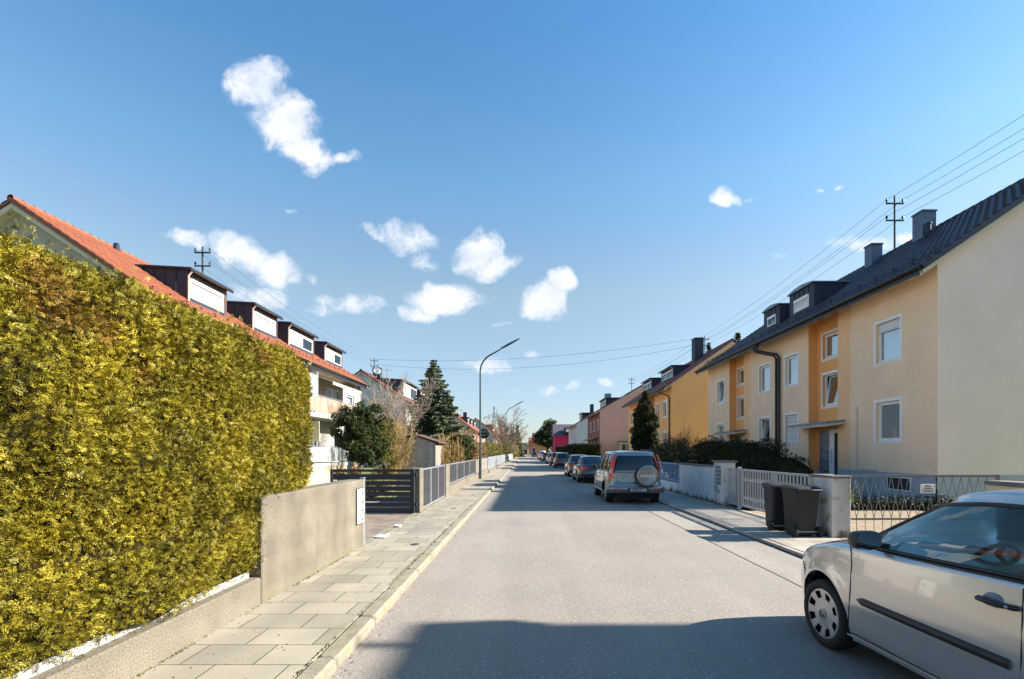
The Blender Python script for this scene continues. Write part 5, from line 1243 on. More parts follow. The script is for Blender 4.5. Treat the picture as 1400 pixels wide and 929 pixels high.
# left garden
plant('evergreen_shrub', 'large dark evergreen shrub in front of the balconies of the white house', 'shrub', (-6.55,20,0.02),
      [(-6.75,20,2.55,.75,.8,1.0),(-6.2,20.2,2.95,.55,.6,.75),(-6.25,20,1.9,.8,.8,.8),(-6.5,19.9,3.25,.35,.4,.45)], 150, 24000, .05, .018, M_pine, (.09,2.2), fr=.26, heart=.4)
plant('evergreen_shrub', 'olive-green bushy shrub just left of the garden shed', 'shrub', (-5.75,20.6,0.02),
      [(-5.8,20.6,2.0,.5,.6,.75),(-5.75,20.6,1.3,.5,.6,.6),(-5.9,20.8,2.7,.42,.5,.5)], 80, 10000, .045, .015, M_oliv, (.05,1.8), fr=.28)
bare_shrub('bare_shrub', 'tangle of tan bare twigs rising above the olive shrub', 'shrub', (-5.75,21.8,0), 3.35, 8, M_twig, .016, .5, .34, 3, .005, wide=.55)
plant('dry_shrub', 'low reddish-brown dry shrub under the dark evergreen', 'shrub', (-6.5,19.2,0.02), [(-6.6,19.2,.7,.55,.4,.6),(-5.9,19.3,.45,.6,.4,.4)], 40, 2600, .05, .02, M_dryl, fr=.35)
plant('ground_cover_shrub', 'low pale green shrub left of the shed behind the slatted gate', 'shrub', (-5.7,18.6,0.02), [(-5.75,18.6,.35,.6,.4,.35),(-4.9,18.7,.3,.4,.3,.3)], 30, 1500, .045, .02, M_oliv, fr=.4)
bare_shrub('bare_tree', 'slender pale leafless tree in front of the second white gable', 'tree', (-7.6,30,0), 6.9, 8, mat('pale_twig', (.30,.24,.19), .9, var=.15), .035, .42, .22, 4, .006, (2,3), wide=.8)
bare_shrub('bare_shrub', 'broad tan leafless shrub beside the garden shed', 'shrub', (-3.75,24.3,0), 2.75, 13, M_twig, .02, .5, .45, 3, .005, wide=.62)
plant('dry_shrub', 'tan dry-leaved shrub behind the fence between shed and round bush', 'shrub', (-4.1,29.5,0.02), [(-4.2,29.5,2.1,.8,.5,.6),(-3.8,29.8,2.4,.4,.4,.4)], 40, 2200, .035, .012, M_dryl, (.05,1.6), fr=.3)
bare_shrub('bare_shrub', 'reddish leafless shrub behind the round clipped bush', 'shrub', (-4.4,38,0), 3.6, 14, M_twigr, .022, .55, .55, 3, .008)
bare_shrub('bare_shrub', 'high tan leafless shrub right of the spruce', 'shrub', (-4.4,33,0), 3.3, 12, M_twig, .022, .55, .5, 3, .007)
plant('clipped_bush', 'dark green clipped round bush behind the dark panel fence', 'bush', (-3.28,25,0.02), [(-3.28,25,1.98,.70,.66,.58),(-3.28,25,1.5,.5,.5,.5)], 200, 14000, .035, .014, M_topi, (.06,1.2), up=.5, fr=.17, heart=.88)
# spruce
def spruce(label, x, y, h, r, m, n=17000, name='spruce_tree', group=None, z0=.6, L=.11, W_=.035):
    t = thing(name, label, 'tree', (x, y, 0), 0, group); mb = MB(); mb.tube([(x,y,-.1),(x,y,h*.5),(x,y,h*.97)], [.16*h/8,.09*h/8,.015], 8)
    C, A, B = [], [], []; z = z0; k = 0; tot = []
    while z < h*.98:
        f = 1-(z-z0)/(h-z0); rr = r*(f**.82)*rng.uniform(.82, 1.1)+.05; nb = max(4, int(9*f+3))
        for b in range(nb):
            a = 6.283*(b+rng.random()*.7)/nb; l = rr*rng.uniform(.72, 1.12); tot.append((z, a, l, f))
        z += .16+.17*f
    wsum = sum(t_[2]**1.35 for t_ in tot)
    for (z, a, l, f) in tot:
        m_ = max(8, int(n*l**1.35/wsum)); u = rng.random(m_)**.75; dirv = np.array([math.cos(a), math.sin(a), 0.]); side = np.array([-math.sin(a), math.cos(a), 0.])
        lat = rng.normal(0, .16, m_)*l*(1-u*.75)
        droop = -.28*l*u**1.2+.16*l*u**3-np.abs(lat)*.25
        c = np.array([x, y, z])+dirv*(u*l)[:, None]+side*lat[:, None]+np.array([0,0,1.])*(droop+rng.normal(0,.02,m_)-.05*rng.random(m_)*l)[:, None]
        C.append(c); A.append(norm(dirv*.8+side*(np.sign(lat)*.6)[:, None]+rng.normal(0,.35,(m_,3)))*(L*rng.uniform(.6,1.3,m_))[:, None])
        if f > .1: mb.tube([(x,y,z),(x+math.cos(a)*l*.55,y+math.sin(a)*l*.55,z-.17*l),(x+math.cos(a)*l*.95,y+math.sin(a)*l*.95,z-.16*l)], [.03*f+.006,.015*f+.004,.004], 4)
    C = np.concatenate(C); A = np.concatenate(A); B = norm(np.cross(A, rand_dirs(len(A))))*(W_*rng.uniform(.7,1.3,len(A)))[:, None]
    mb.build('trunk', M_bark, t); quads_mesh('foliage', C, A, B, m, t); return t
spruce('blue-green spruce standing in front of the second white house', -6.45, 35.5, 8.15, 3.1, M_spr, 70000, z0=1.0, L=.13, W_=.05)
# hedges down the street
def box_hedge(label, x0, x1, y0, y1, z0, z1, n, m, m2=None, L=.06, W_=.022, cat='hedge', group=None):
    t = thing('clipped_hedge', label, cat, ((x0+x1)/2, y0, 0), 0, group)
    P = rng.random((n, 3)); f = rng.choice(4, n, p=[.34,.3,.2,.16])
    X = x0+(x1-x0)*P[:, 0]; Y = y0+(y1-y0)*P[:, 1]; Zc = z0+(z1-z0)*P[:, 2]
    X = np.where(f == 0, np.where(abs(x1) < abs(x0), x1, x0), X); Zc = np.where(f == 1, z1, Zc); Y = np.where(f == 2, y0, Y)
    X = np.where(f == 3, np.where(rng.random(n) < .5, x0, x1), X)
    C = np.stack([X, Y, Zc], 1)+rng.normal(0, .06, (n, 3)); A = rand_dirs(n, .4)*L; B = norm(np.cross(A, rand_dirs(n)))*W_
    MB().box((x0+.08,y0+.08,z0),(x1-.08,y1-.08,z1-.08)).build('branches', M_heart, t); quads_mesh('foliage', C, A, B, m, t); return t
box_hedge('rust-coloured low hedge just past the nearest street lamp', -4.0, -3.15, 32, 40.5, .3, 2.1, 5000, M_dryl)
box_hedge('olive clipped hedge behind the pale far railing on the left', -4.4, -3.2, 43, 69, .3, 2.35, 9000, M_oliv, L=.09, W_=.035)
box_hedge('dark clipped hedge beside the pink gable on the right', 6.3, 9.9, 68.6, 69.7, .2, 2.6, 5000, M_yew, L=.09, W_=.035)
box_hedge('long dark hedge behind the row of parked cars', 6.4, 7.6, 70.5, 112, .2, 2.6, 7000, M_yew, L=.1, W_=.04)
bare_shrub('bare_tree', 'round-crowned leafless tree behind the second street lamp', 'tree', (-3.4,97,0), 10.5, 5, mat('dark_twig', (.16,.12,.09), .9), .09, .5, .38, 4, .022, (2,3))
for (x, y, h, lab) in ((-5.4,108,9,'slim leafless poplar, left one of the pair before the brick house'),(-4.5,112,8.4,'slim leafless poplar, right one of the pair before the brick house')):
    bare_shrub('bare_tree', lab, 'tree', (x,y,0), h, 4, M_twigr, .06, .25, .1, 3, .022, (3,3))
plant('shrub', 'yellow-green shrub on the left verge near the far end of the street', 'shrub', (-3.3,92,0), [(-3.4,92,1.8,1.0,1.6,1.6)], 40, 2400, .09, .04, M_oliv, fr=.35)
plant('shrub', 'pale yellow shrub beyond the third street lamp', 'shrub', (-3.2,118,0), [(-3.3,118,1.9,1.3,2,1.8)], 40, 2000, .12, .05, leafmat('pale_yellow_leaves', [(.2,.17,.05),(.35,.3,.1)], .2), fr=.35)
spruce('dark green conifer near the far left end of the street', -2.6, 140, 9.0, 2.3, M_pine, 5000, 'conifer_tree', L=.25, W_=.09)
spruce('smaller brownish conifer beside the dark one at the far left end', -3.9, 138, 7.6, 2.0, M_oliv, 4000, 'conifer_tree', L=.25, W_=.09)
# right side
plant('pine_tree', 'big rounded pine crown over the far end of the parked cars', 'tree', (7.8,190,0), [(9.2,190,9.2,4.3,4,4.0),(5.2,189,7.0,3.2,3,3.0),(8.5,188,5.2,5,3,3.0),(11,190,6.0,3.4,3,3.4)], 90, 9000, .3, .13, leafmat('far_pine', [(.015,.03,.012),(.04,.065,.02),(.09,.12,.045)], .15, .25), (.45,7), fr=.3, heart=.75)
plant('yew_column', 'tall dark columnar yew between the yellow and the pink house', 'tree', (8.05,34.8,0),
      [(8.05,34.8,1.5,.98,.95,1.6),(8.05,34.8,3.0,.92,.9,1.5),(8.0,34.8,4.3,.66,.66,1.1),(8.1,34.8,5.2,.34,.34,.75),(7.7,34.6,3.8,.4,.4,.9),(8.5,34.7,3.6,.4,.4,.9)], 260, 26000, .085, .03, M_yew, (.13,4.5), up=1.1, fr=.24, heart=.86)
plant('juniper_bush', 'broad dark juniper bush spilling over the wall in front of the cream house', 'bush', (8.5,20.5,0), [(8.4,20,1.0,1.25,3.2,1.15),(8.5,23.5,1.25,1.2,2.6,1.05),(8.6,17.4,.75,1.05,1.6,.85)], 300, 34000, .06, .018, M_jun, fr=.2, up=.7, heart=.88)
for i, (x, y, z) in enumerate(((7.9,16.2,.75),)):
    pass
plant('evergreen_shrub', 'loose dark green shrub between the juniper and the yew', 'shrub', (8.2,29,0), [(8.2,28.5,1.2,1.2,1.8,1.1),(8.9,31,1.5,1.0,1.5,1.0)], 110, 12000, .06, .02, leafmat('mid_green', [(.015,.025,.01),(.04,.06,.015),(.08,.1,.02)], .2, 1.5), fr=.3)
bare_shrub('bare_shrub', 'reddish bare shoots sticking out above the loose green shrub', 'shrub', (8.9,29.5,.6), 2.6, 10, M_twigr, .014, .5, .5, 2, .008)
spruce('tiny cone-shaped conifer behind the whitewashed garden wall', 6.75, 20.8, 2.0, .33, M_conel, 3500, 'dwarf_conifer', z0=.7, L=.035, W_=.014)
spruce('small potted conifer on the doorstep of the main entrance', 11.35, 21.3, 1.28, .17, M_pine, 1500, 'potted_conifer', z0=.72, L=.03, W_=.012)
q = MB(); q.lathe([(1e-3,.46),(.11,.46),(.15,.72),(.155,.74),(.13,.74),(.12,.7),(1e-3,.7)], Matrix.Translation((11.35,21.3,0)), 20)
setp(q.build('plant_pot', M_brick), 'round terracotta pot holding the small conifer at the entrance', 'plant pot')
box_hedge('low dark bed of evergreen shrubs along the foot of the grey gable', 6.25, 11.9, 14.25, 14.8, .05, .33, 5200, M_jun, L=.04, W_=.016, cat='shrub bed')
bare_shrub('climbing_plant', 'thin yellow-green climber on the end of the wrought gate', 'plant', (6.0,9.95,.05), 1.25, 5, mat('climber', (.25,.26,.06), .8), .006, .3, .08, 2, .003)
spruce('dark conifer top showing above the roof of the cream house, right one', 23.5, 57, 15.2, 2.3, M_yew, 5000, 'conifer_tree', z0=4, L=.2, W_=.07)
spruce('dark conifer top showing above the roof of the cream house, left one', 21.0, 59, 14.6, 1.7, M_yew, 4500, 'conifer_tree', z0=4, L=.2, W_=.07)
# far-off wood closing the view
n = 16000; Xf = rng.uniform(-420, 520, n); h = 7+3.0*np.sin(Xf*.035)+2*np.sin(Xf*.11+1)
C = np.stack([Xf, 420+rng.uniform(0, 25, n), h*rng.random(n)**.6], 1); A_ = rand_dirs(n)*1.1; B_ = norm(np.cross(A_, rand_dirs(n)))*.7
setp(quads_mesh('far_wood', C, A_, B_, leafmat('far_leaves', [(.04,.045,.03),(.09,.085,.05),(.13,.12,.08)], .1, .05)), 'far-off wood behind the end of the street', 'wood', kind='stuff')
# ================================================================ VEHICLES
def interp(x, pts):
    return np.interp(x, [p[0] for p in pts], [p[1] for p in pts])
def paint(name, c, metal=.5, rough=.35, flake=0):
    m = mat(name, c, rough, metal, var=.03, vscale=1.5, coat=1, fine=flake, fscale=700); return m
def car(name, label, cat, sp, loc, rz, group=None, lod=1.0):
    """sp: dimensions and side profiles, x forward from the middle of the car"""
    t = thing(name, label, cat, (0,0,0), 0, group); g = sp
    L, Wd, H = g['L'], g['W'], g['H']; hL, hW = L/2, Wd/2
    n_f, n_r = g.get('nf', 3.6), g.get('nr', 4.5)
    wr, ra = g['wr'], g['wr']+g.get('gap', .055); axles = (g['xf'], g['xr'])
    # --- x samples
    st = .05/lod; xs = list(np.arange(-.94, .94, st/hL))
    for s in (-1, 1):
        nn = n_f if s > 0 else n_r
        for k in range(int(16*lod)+1):
            a = math.pi/2*k/int(16*lod); xs.append(s*math.cos(a)**(2/nn))
    for ax in axles:
        for k in range(int(22*lod)+1): xs.append((ax+ra*math.cos(math.pi*k/int(22*lod)))/hL)
    xs = sorted(set(round(float(np.clip(x, -1, 1)), 4) for x in xs)); 
    xs = [x for i, x in enumerate(xs) if i == 0 or x-xs[i-1] > .0015]; xs[0] = -1; xs[-1] = 1
    xh = np.array(xs)
    nn = np.where(xh > 0, n_f, n_r); h = np.power(np.maximum(0, 1-np.abs(xh)**nn), 1/nn); h[0] = h[-1] = 0
    def body_x(z):                       # end shift by height
        f = np.interp(z, [p[0] for p in g['nose']], [p[1] for p in g['nose']]); r = np.interp(z, [p[0] for p in g['tail']], [p[1] for p in g['tail']])
        return xh*hL-np.where(xh > 0, f, 0)*np.abs(xh)**7+np.where(xh < 0, r, 0)*np.abs(xh)**9
    sill = g['sill']
    zb = np.interp(xh*hL, [p[0] for p in g['bottom']], [p[1] for p in g['bottom']])
    X = xh*hL
    for ax in axles:
        inside = np.abs(X-ax) < ra
        zb = np.where(inside, np.maximum(zb, wr+np.sqrt(np.maximum(0, ra*ra-(X-ax)**2))), zb)
    zt = np.interp(X, [p[0] for p in g['belt']], [p[1] for p in g['belt']])
    # smooth the belt line a little
    xx = np.linspace(-hL, hL, 400); bb = np.interp(xx, [p[0] for p in g['belt']], [p[1] for p in g['belt']]); k_ = np.ones(15)/15
    bb = np.convolve(np.pad(bb, 7, 'edge'), k_, 'valid'); zt = np.interp(X, xx, bb)
    rsh = g.get('rsh', .05); rings = []; tags = []
    nv = int(16*lod)
    def wz(z, x):                        # width by height, with arch lips
        w = np.interp(z, [p[0] for p in g['sect']], [p[1] for p in g['sect']])*hW
        for ax in axles:
            d = np.sqrt((x-ax)**2+(z-wr)**2); w = w+g.get('lip', .018)*np.exp(-((d-ra)/.07)**2)*(z > .15)
        return w
    for k in range(nv+1):
        v = k/nv; z = zb+(zt-rsh-zb)*v; x = body_x(z); rings.append((x, h*wz(z, x), z)); tags.append('side')
    x0, y0, z0 = rings[-1]
    # outward normal of plan curve
    tx = np.gradient(x0); ty = np.gradient(y0); nl = np.maximum(1e-6, np.hypot(tx, ty)); nx, ny = -ty/nl, tx/nl
    nx = np.where(xh > 0, np.abs(nx), -np.abs(nx)); ny = np.abs(ny)
    for k in range(1, 5):
        a = math.pi/2*k/4; ins = rsh*(1-math.cos(a)); rings.append((x0-nx*ins, np.maximum(0, y0-ny*ins), z0+rsh*math.sin(a))); tags.append('side')
    x1, y1, z1 = rings[-1]
    for k in range(1, 8):
        q = 1-k/7; rings.append((x1, y1*q, z1+g.get('crown', .05)*(1-q*q))); tags.append('top')
    nr = len(rings); nc = len(xh)
    def mesh_from(rings, classify, default, closed_sym=True):
        groups = {}
        for sgn in (1, -1):
            V_ = np.stack([np.stack([r[0], sgn*r[1], r[2]], 1) for r in rings])      # ring, col, 3
            for i in range(len(rings)-1):
                for j in range(nc_ := V_.shape[1]-1):
                    c = (V_[i, j]+V_[i, j+1]+V_[i+1, j]+V_[i+1, j+1])/4
                    key = classify(i, j, c, sgn); groups.setdefault(key, []).append((sgn, i, j))
            if sgn == 1: VP = V_
            else: VN = V_
        out = {}
        for key, cells in groups.items():
            idx = {}; vs = []; fs = []
            def vid(s, i, j, VV):
                p = VV[i, j]; kk = (round(float(p[0]), 5), round(float(p[1]), 5), round(float(p[2]), 5))
                if kk not in idx: idx[kk] = len(vs); vs.append(kk)
                return idx[kk]
            for (s, i, j) in cells:
                VV = VP if s == 1 else VN
                f = [vid(s,i,j,VV), vid(s,i,j+1,VV), vid(s,i+1,j+1,VV), vid(s,i+1,j,VV)]
                f = [a for q, a in enumerate(f) if a != f[q-1]]
                if s == 1: f = f[::-1]
                if len(set(f)) >= 3: fs.append(f)
            out[key] = (vs, fs)
        return out
    pm, pl = g['paint'], M_plast
    lamps = g.get('lamps', [])           # (key, end(+1/-1), y0, y1, z0, z1)
    door = g.get('door')
    def cls(i, j, c, sgn):
        x, y, z = c; ay = abs(y)
        if z < g.get('skirt', .0)+.0 and tags[i] == 'side': return 'skirt'
        for (key, end, ya, yb, za, zb_) in lamps:
            if end*x > hL*.55 and (end*xh[j] > g.get('lampx', .80)) and ya < ay < yb and za(ay) < z < zb_(ay): return key+('L' if sgn > 0 else 'R')
        return 'body'
    res = mesh_from(rings, cls, 'body')
    lm = {'tail_light': g.get('tlm', M_tail), 'headlight': M_head, 'reverse_light': M_head}
    for key, (vs, fs) in res.items():
        nm = key.rstrip('LR'); m = pm if nm == 'body' else (pl if nm == 'skirt' else lm[nm])
        q = MB(); q.add(vs, fs, 0, True); q.build('bumper_skirt' if nm == 'skirt' else nm, m, t)
    # --- greenhouse
    gb, gt = g['gbase'], g['groof']; wb, wt = g['gw']; ng = g.get('ng', 4.5); hb, ht = (gb[1]-gb[0])/2, (gt[1]-gt[0])/2; cb, ct = sum(gb)/2, sum(gt)/2
    gs = set(round(float(a), 4) for a in np.linspace(-.90, .90, int(40*lod)))
    for s in (-1, 1):
        for k in range(int(14*lod)+1): gs.add(round(s*math.cos(math.pi/2*k/int(14*lod))**(2/ng), 4))
    wins = g['windows']                   # (xhat0, xhat1) ranges of side glass
    for w in wins: gs.add(round(w[0], 4)); gs.add(round(w[1], 4))
    gx = np.array(sorted(gs)); gh = np.power(np.maximum(0, 1-np.abs(gx)**ng), 1/ng); gh[0] = gh[-1] = 0
    zroof = lambda x: np.interp(x, [p[0] for p in g['roofz']], [p[1] for p in g['roofz']])
    xx = np.linspace(-hL, hL, 400); rz_ = zroof(xx); rz_ = np.convolve(np.pad(rz_, 12, 'edge'), np.ones(25)/25, 'valid'); zrs = lambda x: np.interp(x, xx, rz_)
    xb_, xt_ = cb+gx*hb, ct+gx*ht; zbase = np.interp(xb_, np.linspace(-hL, hL, 400), bb)-.03
    wbv = np.interp(xb_, [p[0] for p in wb], [p[1] for p in wb]); wtv = np.interp(xt_, [p[0] for p in wt], [p[1] for p in wt])
    lv = [0, .035] + list(np.linspace(.09, .90, int(12*lod))) + [.94, .97, 1.0]; R2 = []
    ztop = zrs(xt_)-.035
    for v in lv:
        bulge = .018*math.sin(math.pi*v); y_ = gh*(wbv+(wtv-wbv)*v**1.15+bulge); R2.append((xb_+(xt_-xb_)*v+np.sign(gx)*np.abs(gx)**6*bulge*1.3, y_, zbase+(ztop-zbase)*v))
    for k in range(1, 4):
        a = math.pi/2*k/3; R2.append((xt_-np.sign(gx)*np.abs(gx)**5*.03*(1-math.cos(a)), np.maximum(0, gh*(wtv-.035*(1-math.cos(a)))), ztop+.035*math.sin(a)))
    xl, yl, zl = R2[-1]
    for k in range(1, 7): q = 1-k/6; R2.append((xl, yl*q, zl+.028*(1-q*q)))
    tags2 = lv
    fx = g.get('frontx', .93); rx = g.get('rearx', -.93)
    def cls2(i, j, c, sgn):
        if i >= len(lv)-1: return 'roof'
        v0, v1 = lv[i], lv[i+1]; xm = (gx[j]+gx[j+1])/2
        if v0 >= .085 and v1 <= .905:
            if xm > fx: return 'windscreen'
            if xm < rx: return 'rear_window' if v0 >= g.get('rearv', .085) else 'roof'
            for q, w in enumerate(wins):
                if w[0] < xm < w[1]: return 'side%d%s' % (q, 'L' if sgn > 0 else 'R')
        for (key, zlo, zhi) in g.get('dlamps', []):
            if rx < xm < rx+g.get('dlampw', .07) and zlo < c[2] < zhi: return key+('L' if sgn > 0 else 'R')
        if g.get('dark_d') and xm < rx+.04: return 'pillar'
        if v0 >= .035 and v1 <= .95 and g.get('bpillar') and any(a < xm < b for a, b in g['bpillar']): return 'pillar'
        return 'roof'
    res = mesh_from(R2, cls2, 'roof')
    for key, (vs, fs) in res.items():
        q = MB(); q.add(vs, fs, 0, True)
        nm = {'windscreen': 'windscreen', 'rear_window': 'rear_window', 'roof': 'roof', 'pillar': 'pillar_trim'}.get(key)
        if nm is None: nm = key.rstrip('LR') if 'light' in key else 'side_window'
        m = {'windscreen': g['glass'], 'rear_window': g.get('rglass', g['glass']), 'roof': pm, 'pillar': M_plast}.get(key, (g.get('tlm', M_tail) if 'tail' in key else M_head if 'reverse' in key else g['glass']))
        q.build(nm, m, t)
    def gh_pt(x_hat, v, sgn, off=.0):
        i = np.interp(v, lv, range(len(lv))); i0 = int(i); i1 = min(i0+1, len(lv)-1); f = i-i0
        o = [np.interp(x_hat, gx, R2[i0][k])*(1-f)+np.interp(x_hat, gx, R2[i1][k])*f for k in range(3)]
        return (o[0], sgn*(o[1]+off), o[2])
    for sgn in (1, -1):
        q = MB()
        for w in wins:
            pts = [gh_pt(w[0]+(w[1]-w[0])*k/12, .09, sgn) for k in range(13)]+[gh_pt(w[1], v, sgn) for v in (.3,.5,.7,.9)]+[gh_pt(w[1]+(w[0]-w[1])*k/12, .9, sgn) for k in range(1,13)]+[gh_pt(w[0], v, sgn) for v in (.7,.5,.3)]
            q.tube(pts, g.get('seal', .013), 6, closed=True)
        q.build('window_seal', M_plast, t)
    q = MB()
    ring_ = [gh_pt(xh_, .045, 1, .004) for xh_ in gx if xh_ > -.99 and xh_ < .99]; q.tube(ring_, .009, 5); ring_ = [gh_pt(xh_, .045, -1, .004) for xh_ in gx if -.99 < xh_ < .99]; q.tube(ring_, .009, 5)
    q.build('belt_moulding', M_plast, t)
    # --- underside and wheel housings
    q = MB(); q.box((-hL+.25,-hW+.30,.17),(hL-.25,hW-.30,.42)); 
    for ax in axles:
        for sgn in (-1, 1):
            V_ = []
            for k in range(13):
                a = math.pi*(k/12)*1.16-.08*math.pi
                xq = ax+(ra+.012)*math.cos(a); xq2 = max(-.999, min(.999, xq/hL)); hq = (1-abs(xq2)**(n_f if xq2 > 0 else n_r))**(1/(n_f if xq2 > 0 else n_r)); zq = wr+(ra+.012)*math.sin(a)
                V_ += [(xq, sgn*(hW-.34), zq), (xq, sgn*(min(hW-.035, hq*hW*.955-.02)), zq)]
            q.add(V_, [(2*k, 2*k+1, 2*k+3, 2*k+2) for k in range(12)]); q.add([V_[2*k] for k in range(13)], [tuple(range(13))])
    q.build('underbody', M_rubber, t)
    # --- wheels
    tw = g.get('tw', .19)
    for ax in axles:
        for sgn in (-1, 1):
            M = Matrix.Translation((ax, sgn*(hW-.03), wr)) @ Matrix.Rotation(R(-90*sgn), 4, 'X')
            r = wr; ri = wr*g.get('rim', .635)
            tyre = MB().lathe([(ri,-tw+.02),(r*.93,-tw),(r*.985,-tw+.03),(r,-tw*.5),(r*.985,-.03),(r*.95,-.006),(r*.85,.004),(r*.72,.0),(ri,-.012)], M, int(40*lod)+8)
            wh = tyre.build('wheel', M_rubber, t)
            n = g.get('spokes', 8); N_ = n*8; prof = [(.02,.0),(.22,-.002),(.36,-.006),(.62,-.012),(.92,.0),(1.0,-.004)]; V_ = []; F_ = []
            for (f, d) in prof:
                for k in range(N_): a = 2*math.pi*k/N_; V_.append(M @ Vector((ri*f*math.cos(a), ri*f*math.sin(a), d)))
            for i in range(len(prof)-1):
                for k in range(N_):
                    if g.get('holes', True) and i in ((3,) if g.get('small_holes') else (3,)) and (k % 8) in (2,3,4,5): continue
                    l = (k+1) % N_; F_.append((i*N_+k, i*N_+l, (i+1)*N_+l, (i+1)*N_+k))
            V2 = [M @ Vector((ri*math.cos(2*math.pi*k/24), ri*math.sin(2*math.pi*k/24), -.07)) for k in range(24)]
            hc = MB().add(V_, F_, 0, True); rim = hc.build('wheel_rim', M_rim, wh)
            MB().add(V2, [tuple(range(24))]).build('brake_disc', M_rubber, wh)
    # --- mirrors
    mx_, mz = g['mirror']
    for sgn in (-1, 1):
        yb = float(np.interp(mx_, [p[0] for p in wb], [p[1] for p in wb]))
        q = MB(); 
        M = Matrix.Translation((mx_, sgn*(yb+.15), mz)) @ Matrix.Rotation(R(8*sgn), 4, 'Z')
        prof = [(.02,.075),(.055,.068),(.08,.05),(.095,.02)]
        V_ = []; 
        for (dx, sc_) in ((-.045,1.0),(0,1.02),(.045,.9),(.075,.6),(.085,.15)):
            for k in range(16): a = 2*math.pi*k/16; c_, s_ = math.cos(a), math.sin(a); V_.append(M @ Vector((dx, sgn*.105*sc_*np.sign(c_)*abs(c_)**.6, .068*sc_*np.sign(s_)*abs(s_)**.6)))
        q.add(V_, [(i*16+k, i*16+(k+1)%16, (i+1)*16+(k+1)%16, (i+1)*16+k) for i in range(4) for k in range(16)]+[tuple(range(64,80))], 0, True)
        q.box((mx_-.02, sgn*(yb-.03), mz-.06), (mx_+.04, sgn*(yb+.08), mz-.03))
        mir = q.build('door_mirror', g.get('mirm', M_plast), t)
        MB().add([Vector(V_[k])*1.0+ (M.to_3x3() @ Vector((-.002,0,0))) for k in range(16)], [tuple(range(16))]).build('mirror_glass', M_mirror, mir)
    t['_gh'] = 0; del t['_gh']
    t.location = loc; t.rotation_euler = (0, 0, rz)
    return t, dict(wz=wz, rings=rings, xh=xh, gh_pt=gh_pt, hL=hL, hW=hW, zt=lambda x: float(np.interp(x, np.linspace(-hL, hL, 400), bb)))
M_tail = mat('tail_light_red', (.62,.018,.012), .15, var=.05, coat=1)
M_head = mat('lamp_clear', (.6,.62,.64), .1, metal=.3, coat=1, var=.05)
M_rim = mat('silver_wheel', (.52,.52,.52), .38, metal=.5, var=.04)
M_mirror = mat('mirror', (.75,.8,.85), .03, metal=1, var=0)
P_polo = paint('paint_silver', (.60,.59,.57), .65, .28)
P_suv = paint('paint_grey_green_silver', (.25,.255,.245), .6, .3)
P_dark = paint('paint_near_black', (.02,.022,.028), .3, .25)
P_dblue = paint('paint_dark_blue', (.02,.028,.05), .4, .25)
P_darkb = paint('paint_dark_brown', (.05,.045,.045), .4, .25)
P_white = paint('paint_white', (.7,.7,.7), 0, .3)
P_lsil = paint('paint_light_silver', (.42,.43,.45), .6, .3)
flat = lambda v: (lambda a: v)

# ---------------- small silver hatchback in the foreground
polo = dict(L=3.9, W=1.65, H=1.465, xf=1.155, xr=-1.30, wr=.293, sill=.2, nf=3.9, nr=4.0,
  nose=[(.15,.12),(.3,.03),(.45,.0),(.6,.04),(.70,.12),(.80,.26),(.9,.45)], tail=[(.2,.1),(.4,.0),(.6,.02),(.9,.10)],
  bottom=[(-1.95,.3),(-1.6,.22),(-1.2,.2),(1.2,.2),(1.6,.2),(1.95,.26)],
  belt=[(-1.95,.98),(-1.6,1.03),(-.9,1.01),(-.2,.985),(.55,.955),(.82,.945),(1.1,.92),(1.35,.87),(1.6,.80),(1.8,.72),(1.95,.62)],
  sect=[(.15,.93),(.22,.955),(.30,.972),(.42,.985),(.50,.998),(.60,1.0),(.72,.992),(.86,.968),(.95,.945),(1.05,.92)], rsh=.055, crown=.07, lip=.022,
  gbase=(-1.80,1.12), groof=(-1.50,.30), ng=6, gw=([(-1.9,.70),(-1.2,.755),(0,.765),(.6,.755),(.95,.72),(1.15,.68)],[(-1.6,.545),(-.8,.585),(.0,.575),(.3,.54)]),
  roofz=[(-1.6,1.38),(-1.2,1.435),(-.6,1.465),(-.2,1.46),(.1,1.42),(.3,1.36)], windows=[(-.80,-.37),(-.31,.87)], bpillar=[(-.37,-.31)], frontx=.95, rearx=-.9,
  mirror=(.50,1.045), paint=P_polo, glass=M_cglass, spokes=8, rim=.71, gap=.075, seal=.014, lamps=[('headlight',1,.42,.80,lambda a:.60,lambda a:.80),('tail_light',-1,.5,.8,lambda a:.72,lambda a:.98)])
a_ = math.atan(40/700); PW = Vector((2.56, 4.44)); fw = Vector((-math.sin(a_), math.cos(a_))); lf = Vector((-math.cos(a_), -math.sin(a_)))
org = PW-fw*1.155-lf*.80
P_, pi_ = car('parked_hatchback', 'silver two-door hatchback parked in the right foreground, cut by the frame edge', 'car', polo, (org.x, org.y, 0), math.pi/2+a_, lod=2.0)
